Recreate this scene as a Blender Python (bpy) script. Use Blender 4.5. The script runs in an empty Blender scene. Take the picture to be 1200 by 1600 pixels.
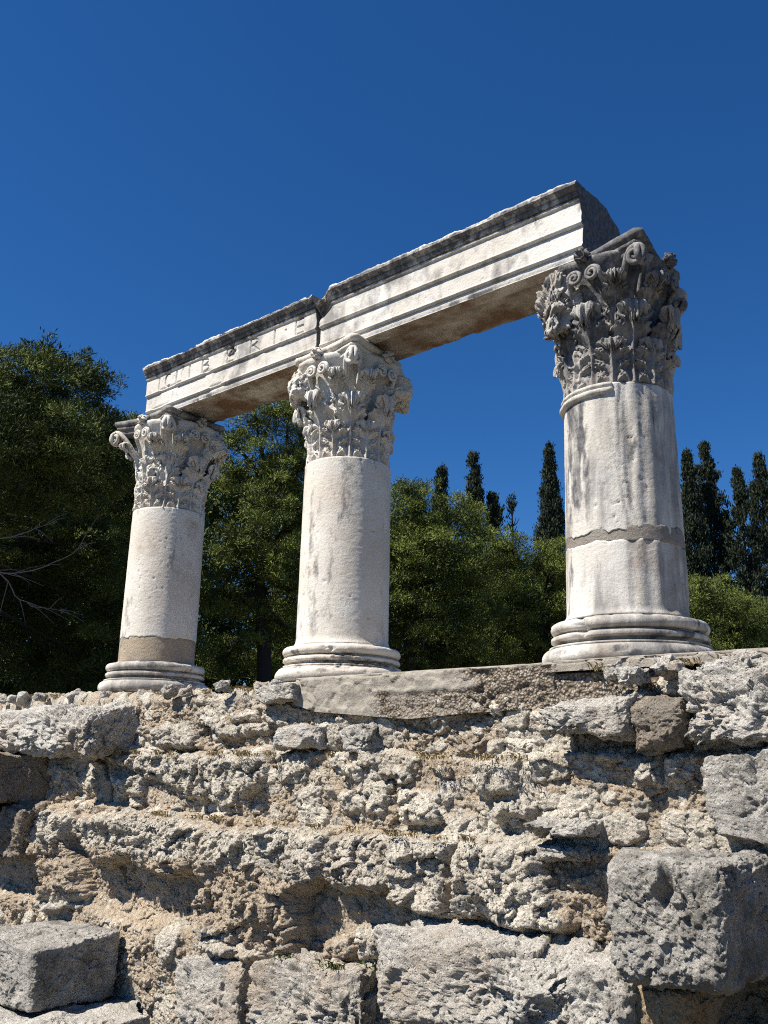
import bpy, bmesh, math, random
import numpy as np

# ------------------------------------------------------------------ camera, sky, sun, exposure
SC = bpy.context.scene
COL = SC.collection
FPX = 1450.0                                   # focal length in pixels of the 1200 x 1600 photograph
YAW, PITCH, ROLL = math.radians(-41.375), math.radians(15.346), math.radians(1.303)
CAM = np.array([4.981, -5.2, -0.512])
_fw = np.array([math.sin(YAW) * math.cos(PITCH), math.cos(YAW) * math.cos(PITCH), math.sin(PITCH)])
_r = np.array([math.cos(YAW), -math.sin(YAW), 0.0]); _u = np.cross(_r, _fw)
_c, _s = math.cos(ROLL), math.sin(ROLL)
RIGHT, UP = _c * _r + _s * _u, -_s * _r + _c * _u
from mathutils import Matrix, Vector
cd = bpy.data.cameras.new('camera'); cam = bpy.data.objects.new('camera', cd); COL.objects.link(cam)
cd.sensor_fit = 'HORIZONTAL'; cd.sensor_width = 36.0; cd.lens = 36.0 * FPX / 1200.0
cd.clip_start = 0.05; cd.clip_end = 3000.0
m4 = Matrix.Identity(4)
for i in range(3):
    m4[i][0], m4[i][1], m4[i][2], m4[i][3] = RIGHT[i], UP[i], -_fw[i], CAM[i]
cam.matrix_world = m4
SC.camera = cam

SUN_AZ, SUN_EL = math.radians(207.0), math.radians(53.0)      # clockwise from +Y
world = bpy.data.worlds.new('World'); SC.world = world; world.use_nodes = True
wn = world.node_tree.nodes; sky = wn.new('ShaderNodeTexSky'); sky.sky_type = 'NISHITA'
sky.sun_disc = False; sky.sun_elevation = SUN_EL; sky.sun_rotation = SUN_AZ
sky.altitude = 1000.0; sky.air_density = 1.0; sky.dust_density = 0.0; sky.ozone_density = 10.0
_hs = wn.new('ShaderNodeHueSaturation'); _hs.inputs['Saturation'].default_value = 1.16; _hs.inputs['Hue'].default_value = 0.503     # deep Greek summer blue
world.node_tree.links.new(sky.outputs[0], _hs.inputs['Color']); world.node_tree.links.new(_hs.outputs[0], wn['Background'].inputs[0])
wn['Background'].inputs[1].default_value = 0.070
ld = bpy.data.lights.new('sun', 'SUN'); sun = bpy.data.objects.new('sun', ld); COL.objects.link(sun)
ld.energy = 5.0; ld.angle = math.radians(0.5); ld.color = (1.0, 0.95, 0.87)
sd = Vector((math.sin(SUN_AZ) * math.cos(SUN_EL), math.cos(SUN_AZ) * math.cos(SUN_EL), math.sin(SUN_EL)))
sun.rotation_euler = sd.to_track_quat('Z', 'Y').to_euler()
SC.view_settings.view_transform = 'Standard'; SC.view_settings.look = 'None'
SC.view_settings.exposure = 0.70; SC.view_settings.gamma = 1.0
SC.view_settings.use_curve_mapping = False
SC.render.engine = 'CYCLES'; SC.cycles.max_bounces = 5; SC.cycles.diffuse_bounces = 1; SC.cycles.use_denoising = False; SC.cycles.filter_width = 1.1
rng = np.random.default_rng(7)


def ray(px, py):
    return RIGHT * ((px - 600) / FPX) + UP * ((800 - py) / FPX) + _fw
def onY(px, py, y):
    d = ray(px, py); return CAM + d * (y - CAM[1]) / d[1]
def onX(px, py, x):
    d = ray(px, py); return CAM + d * (x - CAM[0]) / d[0]
def atD(px, py, D):
    return CAM + ray(px, py) * D


# ------------------------------------------------------------------ numpy noise
_TAB = np.random.default_rng(3).random(65536).astype(np.float32)
def vn(p, seed=0):
    p = np.asarray(p, np.float64)
    i = np.floor(p).astype(np.int64); f = (p - i).astype(np.float32); f = f * f * f * (f * (f * 6 - 15) + 10)
    out = 0
    for dx in (0, 1):
        wx = f[..., 0] if dx else 1 - f[..., 0]
        for dy in (0, 1):
            wy = f[..., 1] if dy else 1 - f[..., 1]
            for dz in (0, 1):
                wz = f[..., 2] if dz else 1 - f[..., 2]
                h = (i[..., 0] + dx) * 73856093 ^ (i[..., 1] + dy) * 19349663 ^ (i[..., 2] + dz) * 83492791 ^ (seed * 2654435 + 977)
                h = (h ^ (h >> 13)) * 1274126177
                out = out + _TAB[(h ^ (h >> 16)) & 65535] * wx * wy * wz
    return out * 2 - 1
def fbm(p, octv=4, gain=0.5, seed=0, ridged=False):
    p = np.asarray(p, np.float64); a = 1.0; t = 0; n = 0
    for o in range(octv):
        v = vn(p, seed + o * 17)
        if ridged: v = 1 - 2 * np.abs(v)
        t = t + a * v; n += a; a *= gain; p = p * 2.03 + 11.7
    return t / n
def chunk(p, seed=0, tilt=1.0):
    """fractured-rock noise: every Voronoi cell is a tilted facet with its own height (p is (...,2) or (...,3))"""
    p = np.asarray(p, np.float64); nd = p.shape[-1]; i = np.floor(p).astype(np.int64); best = np.full(p.shape[:-1], 9.0); val = np.zeros(p.shape[:-1])
    for o in np.ndindex(*([3] * nd)):
        c = i + (np.array(o) - 1); h = seed * 2654435 + 977
        for k, m in zip(range(nd), (73856093, 19349663, 83492791)): h = h ^ (c[..., k] * m)
        h = (h ^ (h >> 13)) * 1274126177; h = h ^ (h >> 16)
        q = np.stack([_TAB[(h >> (3 * k)) & 65535] for k in range(nd)], -1); d = p - c - (.15 + .7 * q); d2 = (d * d).sum(-1)
        g = np.stack([_TAB[(h * 31 + 7919 * (k + 1)) & 65535] for k in range(nd)], -1) * 2 - 1
        v = _TAB[(h * 17 + 331) & 65535] * 2 - 1 + tilt * 1.6 * (g * d).sum(-1)
        m = d2 < best; best = np.where(m, d2, best); val = np.where(m, v, val)
    return val
def sstep(a, b, x):
    t = np.clip((x - a) / (b - a), 0, 1); return t * t * (3 - 2 * t)


# ------------------------------------------------------------------ mesh helpers
def mesh_obj(name, V, F, mat, parent=None, attrs=None, smooth=True, weld=0.0):
    """V (n,3) array, F (m,4) or (m,3) int array or list of such arrays; ONE mesh object."""
    V = np.ascontiguousarray(np.asarray(V, np.float32).reshape(-1, 3))
    Fs = F if isinstance(F, list) else [F]
    Fs = [np.asarray(f, np.int32) for f in Fs if len(f)]
    me = bpy.data.meshes.new(name)
    me.vertices.add(len(V)); me.vertices.foreach_set('co', V.ravel())
    loops = np.concatenate([f.ravel() for f in Fs])
    sizes = np.concatenate([np.full(len(f), f.shape[1], np.int32) for f in Fs])
    starts = np.concatenate([[0], np.cumsum(sizes)[:-1]]).astype(np.int32)
    me.loops.add(len(loops)); me.loops.foreach_set('vertex_index', loops)
    me.polygons.add(len(sizes)); me.polygons.foreach_set('loop_start', starts)
    me.polygons.foreach_set('use_smooth', np.full(len(sizes), smooth, bool))
    me.update(calc_edges=True)
    for k, a in (attrs or {}).items():
        at = me.attributes.new(k, 'FLOAT', 'POINT'); at.data.foreach_set('value', np.ascontiguousarray(np.asarray(a, np.float32).ravel()))
    me.validate()
    if weld:
        bm = bmesh.new(); bm.from_mesh(me); bmesh.ops.remove_doubles(bm, verts=bm.verts, dist=weld)
        bmesh.ops.recalc_face_normals(bm, faces=bm.faces); bm.to_mesh(me); bm.free()
        me.polygons.foreach_set('use_smooth', np.full(len(me.polygons), smooth, bool))
    me.materials.append(mat)
    o = bpy.data.objects.new(name, me); COL.objects.link(o)
    if parent is not None: o.parent = parent
    return o
def grid_faces(n, m, cu=False, cv=False, off=0):
    i = np.arange(n if cu else n - 1)[:, None]; j = np.arange(m if cv else m - 1)[None, :]
    i2, j2 = (i + 1) % n, (j + 1) % m
    return np.stack([i * m + j, i2 * m + j, i2 * m + j2, i * m + j2], -1).reshape(-1, 4) + off
def empty(name, loc, label, cat, group=None):
    o = bpy.data.objects.new(name, None); COL.objects.link(o); o.location = loc
    o['label'] = label; o['category'] = cat
    if group: o['group'] = group
    return o
def tag(o, label, cat, group=None):
    o['label'] = label; o['category'] = cat
    if group: o['group'] = group
    return o
class Acc:
    """collects pieces that belong to one part"""
    def __init__(s): s.V, s.F, s.A, s.n = [], [], {}, 0
    def add(s, V, F, **a):
        V = np.asarray(V, float).reshape(-1, 3); s.V.append(V); s.F.append(np.asarray(F) + s.n); s.n += len(V)
        for k in set(s.A) | set(a):
            s.A.setdefault(k, [np.zeros(s.n - len(V))] if s.n > len(V) else [])
            s.A[k].append(np.broadcast_to(np.asarray(a.get(k, 0.0), float).ravel(), (len(V),)) if np.size(a.get(k, 0.0)) in (1, len(V)) else np.zeros(len(V)))
    def build(s, name, mat, parent=None, **k):
        return mesh_obj(name, np.concatenate(s.V), s.F, mat, parent, {q: np.concatenate(v) for q, v in s.A.items()}, **k)
def tube(path, rad, seg=8):
    P = np.asarray(path, float); n = len(P); R = np.broadcast_to(np.asarray(rad, float), (n,))
    T = np.gradient(P, axis=0); T /= np.linalg.norm(T, axis=1, keepdims=True) + 1e-9
    ref = np.array([0.13, 0.27, 0.95]); A = np.cross(T, ref); A /= np.linalg.norm(A, axis=1, keepdims=True) + 1e-9; B = np.cross(T, A)
    t = np.linspace(0, 2 * np.pi, seg, endpoint=False)
    V = P[:, None] + R[:, None, None] * (np.cos(t)[None, :, None] * A[:, None] + np.sin(t)[None, :, None] * B[:, None])
    return V.reshape(-1, 3), grid_faces(n, seg, cv=True)


# ------------------------------------------------------------------ materials
class NT:
    def __init__(s, name, rough=0.9):
        s.m = bpy.data.materials.new(name); s.m.use_nodes = True; s.t = s.m.node_tree; s.N = s.t.nodes
        s.b = s.N['Principled BSDF']; s.b.inputs['Roughness'].default_value = rough
        s.b.inputs['Specular IOR Level'].default_value = 0.2
        s.co = s.N.new('ShaderNodeTexCoord').outputs['Object']
    def L(s, a, b): s.t.links.new(a, b)
    def map(s, sc):
        n = s.N.new('ShaderNodeMapping'); n.inputs['Scale'].default_value = sc; s.L(s.co, n.inputs[0]); return n.outputs[0]
    def noise(s, scale, detail=4, rough=0.55, vec=None):
        n = s.N.new('ShaderNodeTexNoise'); n.inputs['Scale'].default_value = scale; n.inputs['Detail'].default_value = detail
        n.inputs['Roughness'].default_value = rough; s.L(vec if vec is not None else s.co, n.inputs['Vector']); return n.outputs[0]
    def voro(s, scale, feat='F1'):
        n = s.N.new('ShaderNodeTexVoronoi'); n.inputs['Scale'].default_value = scale; n.feature = feat; s.L(s.co, n.inputs['Vector']); return n.outputs[0]
    def attr(s, name):
        n = s.N.new('ShaderNodeAttribute'); n.attribute_name = name; return n.outputs['Fac']
    def ramp(s, f, a, b, c0=(0, 0, 0, 1), c1=(1, 1, 1, 1)):
        n = s.N.new('ShaderNodeValToRGB'); s.L(f, n.inputs[0]); e = n.color_ramp.elements
        e[0].position, e[1].position, e[0].color, e[1].color = a, b, c0, c1; return n.outputs[0]
    def math(s, op, a, b, clamp=False):
        n = s.N.new('ShaderNodeMath'); n.operation = op; n.use_clamp = clamp
        for k, v in enumerate((a, b)):
            if isinstance(v, (int, float)): n.inputs[k].default_value = v
            else: s.L(v, n.inputs[k])
        return n.outputs[0]
    def mix(s, f, a, b, mode='MIX'):
        n = s.N.new('ShaderNodeMix'); n.data_type = 'RGBA'; n.blend_type = mode
        for k, v in ((0, f), (6, a), (7, b)):
            if isinstance(v, (int, float)): n.inputs[k].default_value = v
            elif isinstance(v, tuple): n.inputs[k].default_value = v + (1,) if len(v) == 3 else v
            else: s.L(v, n.inputs[k])
        return n.outputs[2]
    def bump(s, h, dist, strength=1.0, prev=None):
        n = s.N.new('ShaderNodeBump'); n.inputs['Distance'].default_value = dist; n.inputs['Strength'].default_value = strength
        s.L(h, n.inputs['Height'])
        if prev is not None: s.L(prev, n.inputs['Normal'])
        return n.outputs[0]
    def done(s, col, nrm=None):
        if isinstance(col, tuple): s.b.inputs['Base Color'].default_value = col + (1,)
        else: s.L(col, s.b.inputs['Base Color'])
        if nrm is not None: s.L(nrm, s.b.inputs['Normal'])
        return s.m

def marble(name, light=(0.72, 0.68, 0.60), cream=(0.58, 0.50, 0.40), dark=(0.075, 0.075, 0.08), stain=0.5, streak=(9, 9, 1.6), bump=0.0028, warm=(0.24, 0.155, 0.10)):
    n = NT(name, 0.85)
    c = n.mix(n.ramp(n.noise(2.3, 5), 0.35, 0.68), light, cream)
    c = n.mix(n.math('MULTIPLY', n.ramp(n.noise(38, 4), 0.48, 0.8), 0.16), c, (0.33, 0.29, 0.24))
    st = n.noise(1.0, 6, 0.62, n.map(streak))
    big = n.noise(1.7, 3, 0.5)
    f = n.math('ADD', n.math('MULTIPLY', st, 0.65), n.math('MULTIPLY', big, 0.55))
    f = n.ramp(n.math('ADD', f, stain - 0.5), 0.64, 0.80)
    c = n.mix(n.math('MULTIPLY', f, 0.8), c, (0.19, 0.18, 0.17))
    w = n.math('ADD', n.attr('warm'), n.math('SUBTRACT', n.noise(5, 5, 0.65), 0.5))
    c = n.mix(n.ramp(w, 0.2, 0.65), c, warm)
    d = n.math('ADD', n.attr('dark'), n.math('MULTIPLY', n.math('SUBTRACT', n.noise(14, 6, 0.7, n.map((1, 1, 0.45))), 0.5), 1.5))
    c = n.mix(n.ramp(d, 0.25, 0.62), c, n.mix(n.ramp(n.noise(30, 4), 0.35, 0.75), dark, (0.20, 0.19, 0.18)))
    b = n.bump(n.noise(55, 8, 0.7), bump * 2.0)
    b = n.bump(n.ramp(n.voro(70), 0.0, 0.28), bump * 0.6, 0.6, b)
    return n.done(c, b)
MARBLE = marble('weathered_marble', stain=.44)
MARBLE_GREY = marble('grey_stained_marble', light=(0.66, 0.63, 0.57), cream=(0.50, 0.45, 0.37), stain=0.60)
MARBLE_CAP = marble('carved_marble', light=(0.72, 0.69, 0.62), cream=(0.56, 0.49, 0.40), stain=0.47, streak=(7, 7, 5), bump=0.003)
MARBLE_CAP_DARK = marble('blackened_carved_marble', light=(0.46, 0.44, 0.40), cream=(0.34, 0.30, 0.25), stain=0.62, streak=(6, 6, 4), bump=0.003)
ARCH = marble('architrave_marble', light=(0.72, 0.69, 0.63), cream=(0.60, 0.55, 0.47), stain=0.55, streak=(9, 9, 5))
REPAIR = marble('brown_repair_stone', light=(0.44, 0.36, 0.26), cream=(0.34, 0.265, 0.185), stain=0.58, streak=(3, 3, 3), bump=.006)
MORTAR = marble('grey_mortar', light=(0.30, 0.27, 0.225), cream=(0.22, 0.19, 0.155), stain=0.5, streak=(4, 4, 4), bump=0.006)

def rock(name, grey=(0.54, 0.50, 0.435), tan=(0.54, 0.46, 0.37), pale=(0.84, 0.785, 0.685), lich=(0.16, 0.147, 0.12), lichen=0.36, pits=1.0, use_attr=True, tanmix=0.0):
    n = NT(name, 0.95)
    n1 = n.noise(6, 6, 0.65); n2 = n.noise(34, 6, 0.7); n3 = n.noise(2.1, 4, 0.6)
    g = n.mix(n.ramp(n2, 0.38, 0.66), grey, pale)
    g = n.mix(n.math('MULTIPLY', n.ramp(n.math('ADD', n.math('MULTIPLY', n1, 0.6), n.math('MULTIPLY', n2, 0.5)), 0.56 + (0.5 - lichen) * 0.3, 0.70 + (0.5 - lichen) * 0.3), 0.85), g, lich)
    t = n.mix(n.ramp(n2, 0.35, 0.7), tan, (0.60, 0.50, 0.38))
    t = n.mix(n.math('MULTIPLY', n.ramp(n1, 0.52, 0.75), 0.6), t, (0.46, 0.34, 0.23))
    t = n.mix(n.math('MULTIPLY', n.ramp(n.noise(80, 3), 0.55, 0.72), 0.55), t, (0.16, 0.12, 0.09))
    g = n.mix(n.math('MULTIPLY', n.ramp(n.noise(95, 3, .6), 0.58, 0.68), .7), g, lich)
    g = n.mix(n.math('MULTIPLY', n.ramp(n.noise(70, 4, .7), 0.55, 0.70), .7), g, (0.72, 0.68, 0.60))
    g = n.mix(n.math('MULTIPLY', n.ramp(n.math('ADD', n.math('MULTIPLY', n.noise(3.2, 5, .65), .6), n.math('MULTIPLY', n1, .4)), 0.52, 0.62), .62), g, (0.27, 0.25, 0.215))
    k = n.attr('stone') if use_attr else None
    f = n.math('ADD', n.math('MULTIPLY', n.math('SUBTRACT', n3, 0.5), 1.6), k if use_attr else 1.0 - tanmix)
    c = n.mix(n.ramp(f, 0.32, 0.68), t, g)
    if use_attr:
        v = n.attr('tone'); c = n.mix(1.0, c, n.ramp(v, 0, 1, (0.84, 0.81, 0.76, 1), (1.32, 1.28, 1.20, 1)), 'MULTIPLY')
    b = n.bump(n2, 0.030 * pits)
    b = n.bump(n.noise(110, 6, 0.75), 0.014 * pits, 1.0, b)
    b = n.bump(n.ramp(n.voro(55), 0.0, 0.35), 0.010 * pits, 0.9, b)
    return n.done(c, b)
RUBBLE = rock('rubble_and_mortar')
STONE = rock('grey_limestone', use_attr=False, tanmix=0.3)
STONE_TAN = rock('tan_limestone', use_attr=False, tanmix=0.5)
STONE_PALE = rock('pale_limestone', grey=(0.64, 0.60, 0.53), pale=(0.85, 0.80, 0.71), use_attr=False, tanmix=0.3, lichen=0.3)
STONE_DARK = rock('dark_lichen_limestone', grey=(0.40, 0.37, 0.325), pale=(0.80, 0.75, 0.66), use_attr=False, lichen=0.62, tanmix=0.08)
STONE_BROWN = rock('brown_stone', grey=(0.30, 0.24, 0.18), pale=(0.43, 0.36, 0.27), lich=(0.10, 0.08, 0.06), use_attr=False, tanmix=0.2)

def concrete():
    n = NT('gravelly_concrete', 0.95)
    v = n.N.new('ShaderNodeTexVoronoi'); v.inputs['Scale'].default_value = 62; n.L(n.co, v.inputs['Vector'])
    cell = n.ramp(v.outputs['Color'], 0.2, 0.9, (0.26, 0.21, 0.155, 1), (0.52, 0.46, 0.38, 1))
    gravel = n.mix(n.ramp(v.outputs['Distance'], 0.3, 0.75), cell, (0.13, 0.10, 0.07))
    smooth = n.mix(n.ramp(n.noise(9, 6, 0.7), 0.35, 0.7), (0.27, 0.24, 0.195), (0.41, 0.37, 0.305))
    smooth = n.mix(n.math('MULTIPLY', n.ramp(n.noise(60, 3), 0.62, 0.72), 0.7), smooth, (0.5, 0.46, 0.4))
    f = n.ramp(n.math('ADD', n.attr('gravel'), n.math('MULTIPLY', n.math('SUBTRACT', n.noise(5, 6, 0.75), 0.5), 2.2)), 0.25, 0.75)
    b = n.bump(n.math('MULTIPLY', n.math('SUBTRACT', 1.0, v.outputs['Distance']), f), 0.02)
    b = n.bump(n.noise(70, 6, 0.7), 0.008, 1.0, b)
    return n.done(n.mix(f, smooth, gravel), b)
CONCRETE = concrete()

def leaf_mat(name, c0, c1, rough=0.7):
    n = NT(name, rough); n.b.inputs['Specular IOR Level'].default_value = 0.15
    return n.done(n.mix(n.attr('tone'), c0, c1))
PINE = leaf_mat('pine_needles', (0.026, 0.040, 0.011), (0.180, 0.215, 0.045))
CYPRESS = leaf_mat('cypress_foliage', (0.014, 0.022, 0.013), (0.050, 0.062, 0.032))
def bark_mat(name, a, b_):
    n = NT(name, 0.95); return n.done(n.mix(n.noise(9, 5, 0.6, n.map((3, 3, 0.6))), a, b_), n.bump(n.noise(30, 5), 0.01))
BARK = bark_mat('pine_bark', (0.018, 0.015, 0.012), (0.045, 0.038, 0.032))
TWIG = bark_mat('dead_twig', (0.14, 0.125, 0.11), (0.26, 0.24, 0.215))
def soil_mat():
    n = NT('dry_soil', 1.0)
    return n.done(n.mix(n.noise(1.5, 8, 0.65), (0.06, 0.05, 0.032), (0.12, 0.10, 0.065)), n.bump(n.noise(12, 6), 0.03))
SOIL = soil_mat()
GRASS = leaf_mat('dry_grass', (0.24, 0.17, 0.08), (0.46, 0.36, 0.19))
GREEN = leaf_mat('weed_leaves', (0.04, 0.06, 0.015), (0.11, 0.14, 0.035))


# ------------------------------------------------------------------ ground: one sheet, with the terrace step inside the wall
def ground():
    ys = np.concatenate([[-400, -60, -20, -8], np.linspace(-5, -1.6, 8), [-0.2, -0.15, 0.7, 1.5, 3, 6, 10, 16, 25, 40, 80, 200, 1500]])
    xs = np.concatenate([[-1500, -300, -80], np.linspace(-40, 40, 41), [80, 300, 1500]])
    X, Y = np.meshgrid(xs, ys, indexing='ij')
    Z = np.where(Y > -0.18, -0.22, -2.25) + 0.04 * vn(np.stack([X * .4, Y * .4, X * 0], -1))
    o = mesh_obj('ground', np.stack([X, Y, Z], -1), grid_faces(len(xs), len(ys)), SOIL, smooth=False); o['kind'] = 'structure'
ground()


def hexstone(name, C8, mat, seed, rho=.22, amp=.02, n=36, facets=6, wobble=.13, dents=()):
    """rounded, chipped block warped to eight corners; C8[ix][iy][iz] with ix left/right, iy front/back, iz bottom/top"""
    C8 = np.asarray(C8, float); rg = np.random.default_rng(seed)
    g = np.linspace(-1, 1, n); A, B = np.meshgrid(g, g, indexing='ij'); one = np.ones_like(A)
    Vs, Fs = [], []
    for ax in range(3):
        for sg in (-1, 1):
            q = [None] * 3; q[ax] = one * sg; q[(ax + 1) % 3] = A; q[(ax + 2) % 3] = B
            Vs.append(np.stack(q, -1).reshape(-1, 3)); f = grid_faces(n, n, off=len(Fs) * n * n); Fs.append(f if sg > 0 else f[:, ::-1])
    Q = np.concatenate(Vs); inn = np.clip(Q, -(1 - rho), 1 - rho); d = Q - inn; L = np.linalg.norm(d, axis=1, keepdims=True); Q = inn + rho * d / np.maximum(L, 1e-9)
    size = np.linalg.norm(C8[1, 1, 1] - C8[0, 0, 0])
    for _ in range(facets):          # chisel off corners and edges with planes
        nrm = rg.normal(size=3); nrm /= np.linalg.norm(nrm); lim = rg.uniform(1.02, 1.35) if np.abs(nrm).max() > .8 else rg.uniform(1.08, 1.45)
        ov = Q @ nrm - lim; Q = Q - np.clip(ov, 0, None)[:, None] * nrm
    t = (Q + 1) / 2
    w = lambda i, c: (t[:, c] if i else 1 - t[:, c])[:, None]
    P = sum(C8[i, j, k] * w(i, 0) * w(j, 1) * w(k, 2) for i in (0, 1) for j in (0, 1) for k in (0, 1))
    ext = C8.reshape(-1, 3).max(0) - C8.reshape(-1, 3).min(0); ms = float(min(ext[0], ext[2]))
    wv = np.stack([vn(P * (1.6 / ms) + 3, seed % 91), 0 * P[:, 0], vn(P * (1.6 / ms) + 9, seed % 89)], -1); P = P + wv * ms * wobble
    cen = C8.reshape(-1, 3).mean(0); out = Q / (np.linalg.norm(Q, axis=1, keepdims=True) + 1e-9)
    s = seed % 997
    disp = amp * (1.3 * fbm(P * 3.2, 2, seed=s) + .75 * fbm(P * 9, 4, gain=.6, seed=s + 3, ridged=True) + .55 * fbm(P * 26, 3, gain=.65, seed=s + 5)) - amp * 1.0 * sstep(.25, .55, fbm(P * 17, 3, seed=s + 8))
    w3 = P + .02 * np.stack([vn(P * 12, 5), vn(P * 12, 6), vn(P * 12, 7)], -1)
    disp = disp * .62 + amp * (.35 + .95 * sstep(-.45, .35, fbm(P * 2.6, 2, seed=s + 31)))[()] * (.42 * chunk(w3 * 7, s) + .30 * chunk(w3 * 19, s + 1) + .15 * chunk(w3 * 47, s + 2))
    for (dc, dr, dd) in dents: disp = disp - dd * sstep(1.25, .45, np.linalg.norm((P + .035 * np.stack([vn(P * 14, 81), vn(P * 14, 82), vn(P * 14, 83)], -1) - np.array(dc)) / np.array(dr), axis=1))
    P = P + out * disp[:, None]
    return mesh_obj(name, P, np.concatenate(Fs), mat, weld=.0008)


# ------------------------------------------------------------------ columns
def lathe(prof, nth=160, sub=0.008):
    """dense profile resample (r,z) -> vertex grid (nth, nz, 3)"""
    P = np.asarray(prof, float); d = np.concatenate([[0], np.cumsum(np.linalg.norm(np.diff(P, axis=0), axis=1))])
    s = np.linspace(0, d[-1], max(4, int(d[-1] / sub)))
    r, z = np.interp(s, d, P[:, 0]), np.interp(s, d, P[:, 1])
    t = np.linspace(0, 2 * np.pi, nth, endpoint=False)
    return np.stack([r[None] * np.cos(t)[:, None], r[None] * np.sin(t)[:, None], np.broadcast_to(z, (nth, len(z)))], -1), t
def radial(V, amt):
    n = V.copy(); n[..., 2] = 0; n /= np.linalg.norm(n, axis=-1, keepdims=True) + 1e-9
    return V + n * amt[..., None]
def torus_prof(r, z0, z1, k=1.0, n=12):
    h = (z1 - z0) / 2; t = np.linspace(-np.pi / 2, np.pi / 2, n)
    return [(r - h * k + h * k * math.cos(a), (z0 + z1) / 2 + h * math.sin(a)) for a in t]

def acanthus(h, w, over, r0, z0, az, seed, bellr, curl=1.0):
    """one carved leaf hugging the bell: returns V,F. h height, w half width, over = overhang of the curled tip"""
    nu, nv = 41, 60
    u = np.linspace(-1, 1, nu)[:, None]; v = np.linspace(0, 1, nv)[None, :]
    # centre line: up the bell, then out and over
    t = np.linspace(0, 1, nv)
    rad = over * (sstep(0.25, 0.90, t) ** 1.4) + 0.022 + 0.040 * np.sin(np.pi * np.clip(t / .85, 0, 1))
    zz = z0 + h * np.where(t < 0.84, t / 0.84, 1 - 0.0 * t)
    tip = np.clip((t - 0.84) / 0.16, 0, 1)
    zz = zz - curl * h * 0.17 * tip ** 1.6; rad = rad + over * 0.26 * np.sin(tip * np.pi * 0.62)
    base_r = bellr(np.minimum(zz, z0 + h))
    R = base_r + rad
    # lobes
    lob = 4.0
    ph = (v * lob + .25) % 1.0
    width = w * (0.80 + 0.30 * np.sin(np.pi * np.clip(v * 1.05, 0, 1)) ** 1.0) * np.where(v > .74, np.clip(1 - ((v - .74) / .30) ** 2, 0.05, 1), 1)
    notch = 0.58 + 0.42 * np.sqrt(np.clip(np.sin(np.pi * ph), 0, 1))
    teeth = 1 - 0.16 * (0.5 + 0.5 * np.cos(2 * np.pi * (v * lob + .25) * 3))
    hw = width * notch * teeth
    U = u * hw                                             # lateral metres
    # relief: strong midrib, side ribs running up and out, grooves between them, deep eyes at the notches
    q = (v * lob + 0.0 - 0.55 * np.abs(u)) * 2 * np.pi
    rel = 0.012 * np.cos(q) * sstep(0.10, 0.40, np.abs(u)) + 0.0055 * np.cos(q * 3) * sstep(.22, .6, np.abs(u))
    rel = rel + 0.006 * np.cos(np.abs(u) * 26) * sstep(.02, .15, v) * (1 - sstep(.75, .95, v)) * (np.abs(u) < .75)
    rel = rel + 0.014 * np.exp(-(u / 0.10) ** 2) - 0.014 * np.exp(-((np.abs(u) - 0.24) / 0.08) ** 2)
    eye = np.exp(-((np.abs(u) - 0.60) / 0.12) ** 2) * np.exp(-(((v * lob + 0.1) % 1.0 - 0.0) / 0.12) ** 2)
    rel = rel - 0.024 * eye
    fold = -0.014 * (np.abs(u) ** 1.8) * (1 - 0.3 * v) + 0.030 * np.abs(u) ** 2 * tip[None] * -1.2   # sides fall back to the bell
    rr = R[None] + rel + fold
    ang = U / np.maximum(R[None], 0.05)
    z = zz[None] - 0.035 * np.abs(u) ** 2 * (v > 0.5) * (v - 0.5) * 2 * 1.5 + 0 * U
    z = z + 0.020 * np.sin(np.pi * ph) * np.abs(u) - tip[None] * .045 * (.5 + .5 * np.cos(u * 9.4)) * h / .4 + tip[None] * .012 * np.cos(u * 28)
    def place(rr_): return np.stack([rr_ * np.cos(az + ang), rr_ * np.sin(az + ang), z], -1)
    front = place(rr); back = place(np.maximum(rr - 0.013 - .012 * (1 - v), 0.05))
    V = np.concatenate([front.reshape(-1, 3), back.reshape(-1, 3)])
    n = nu * nv
    F = [grid_faces(nu, nv), grid_faces(nu, nv, off=n)[:, ::-1]]
    idx = np.arange(n).reshape(nu, nv)
    rim = np.concatenate([idx[0, :], idx[1:, -1], idx[-1, -2::-1], idx[-2:0:-1, 0]])
    r2 = np.roll(rim, -1); F.append(np.stack([rim, r2, r2 + n, rim + n], -1))
    return V, np.concatenate(F)

def weather(V, seed, amp):
    P = V.reshape(-1, 3)
    d = np.stack([fbm(P * 16, 3, seed=seed + k * 5) for k in range(3)], -1) * amp
    return (P + d).reshape(V.shape)

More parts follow.
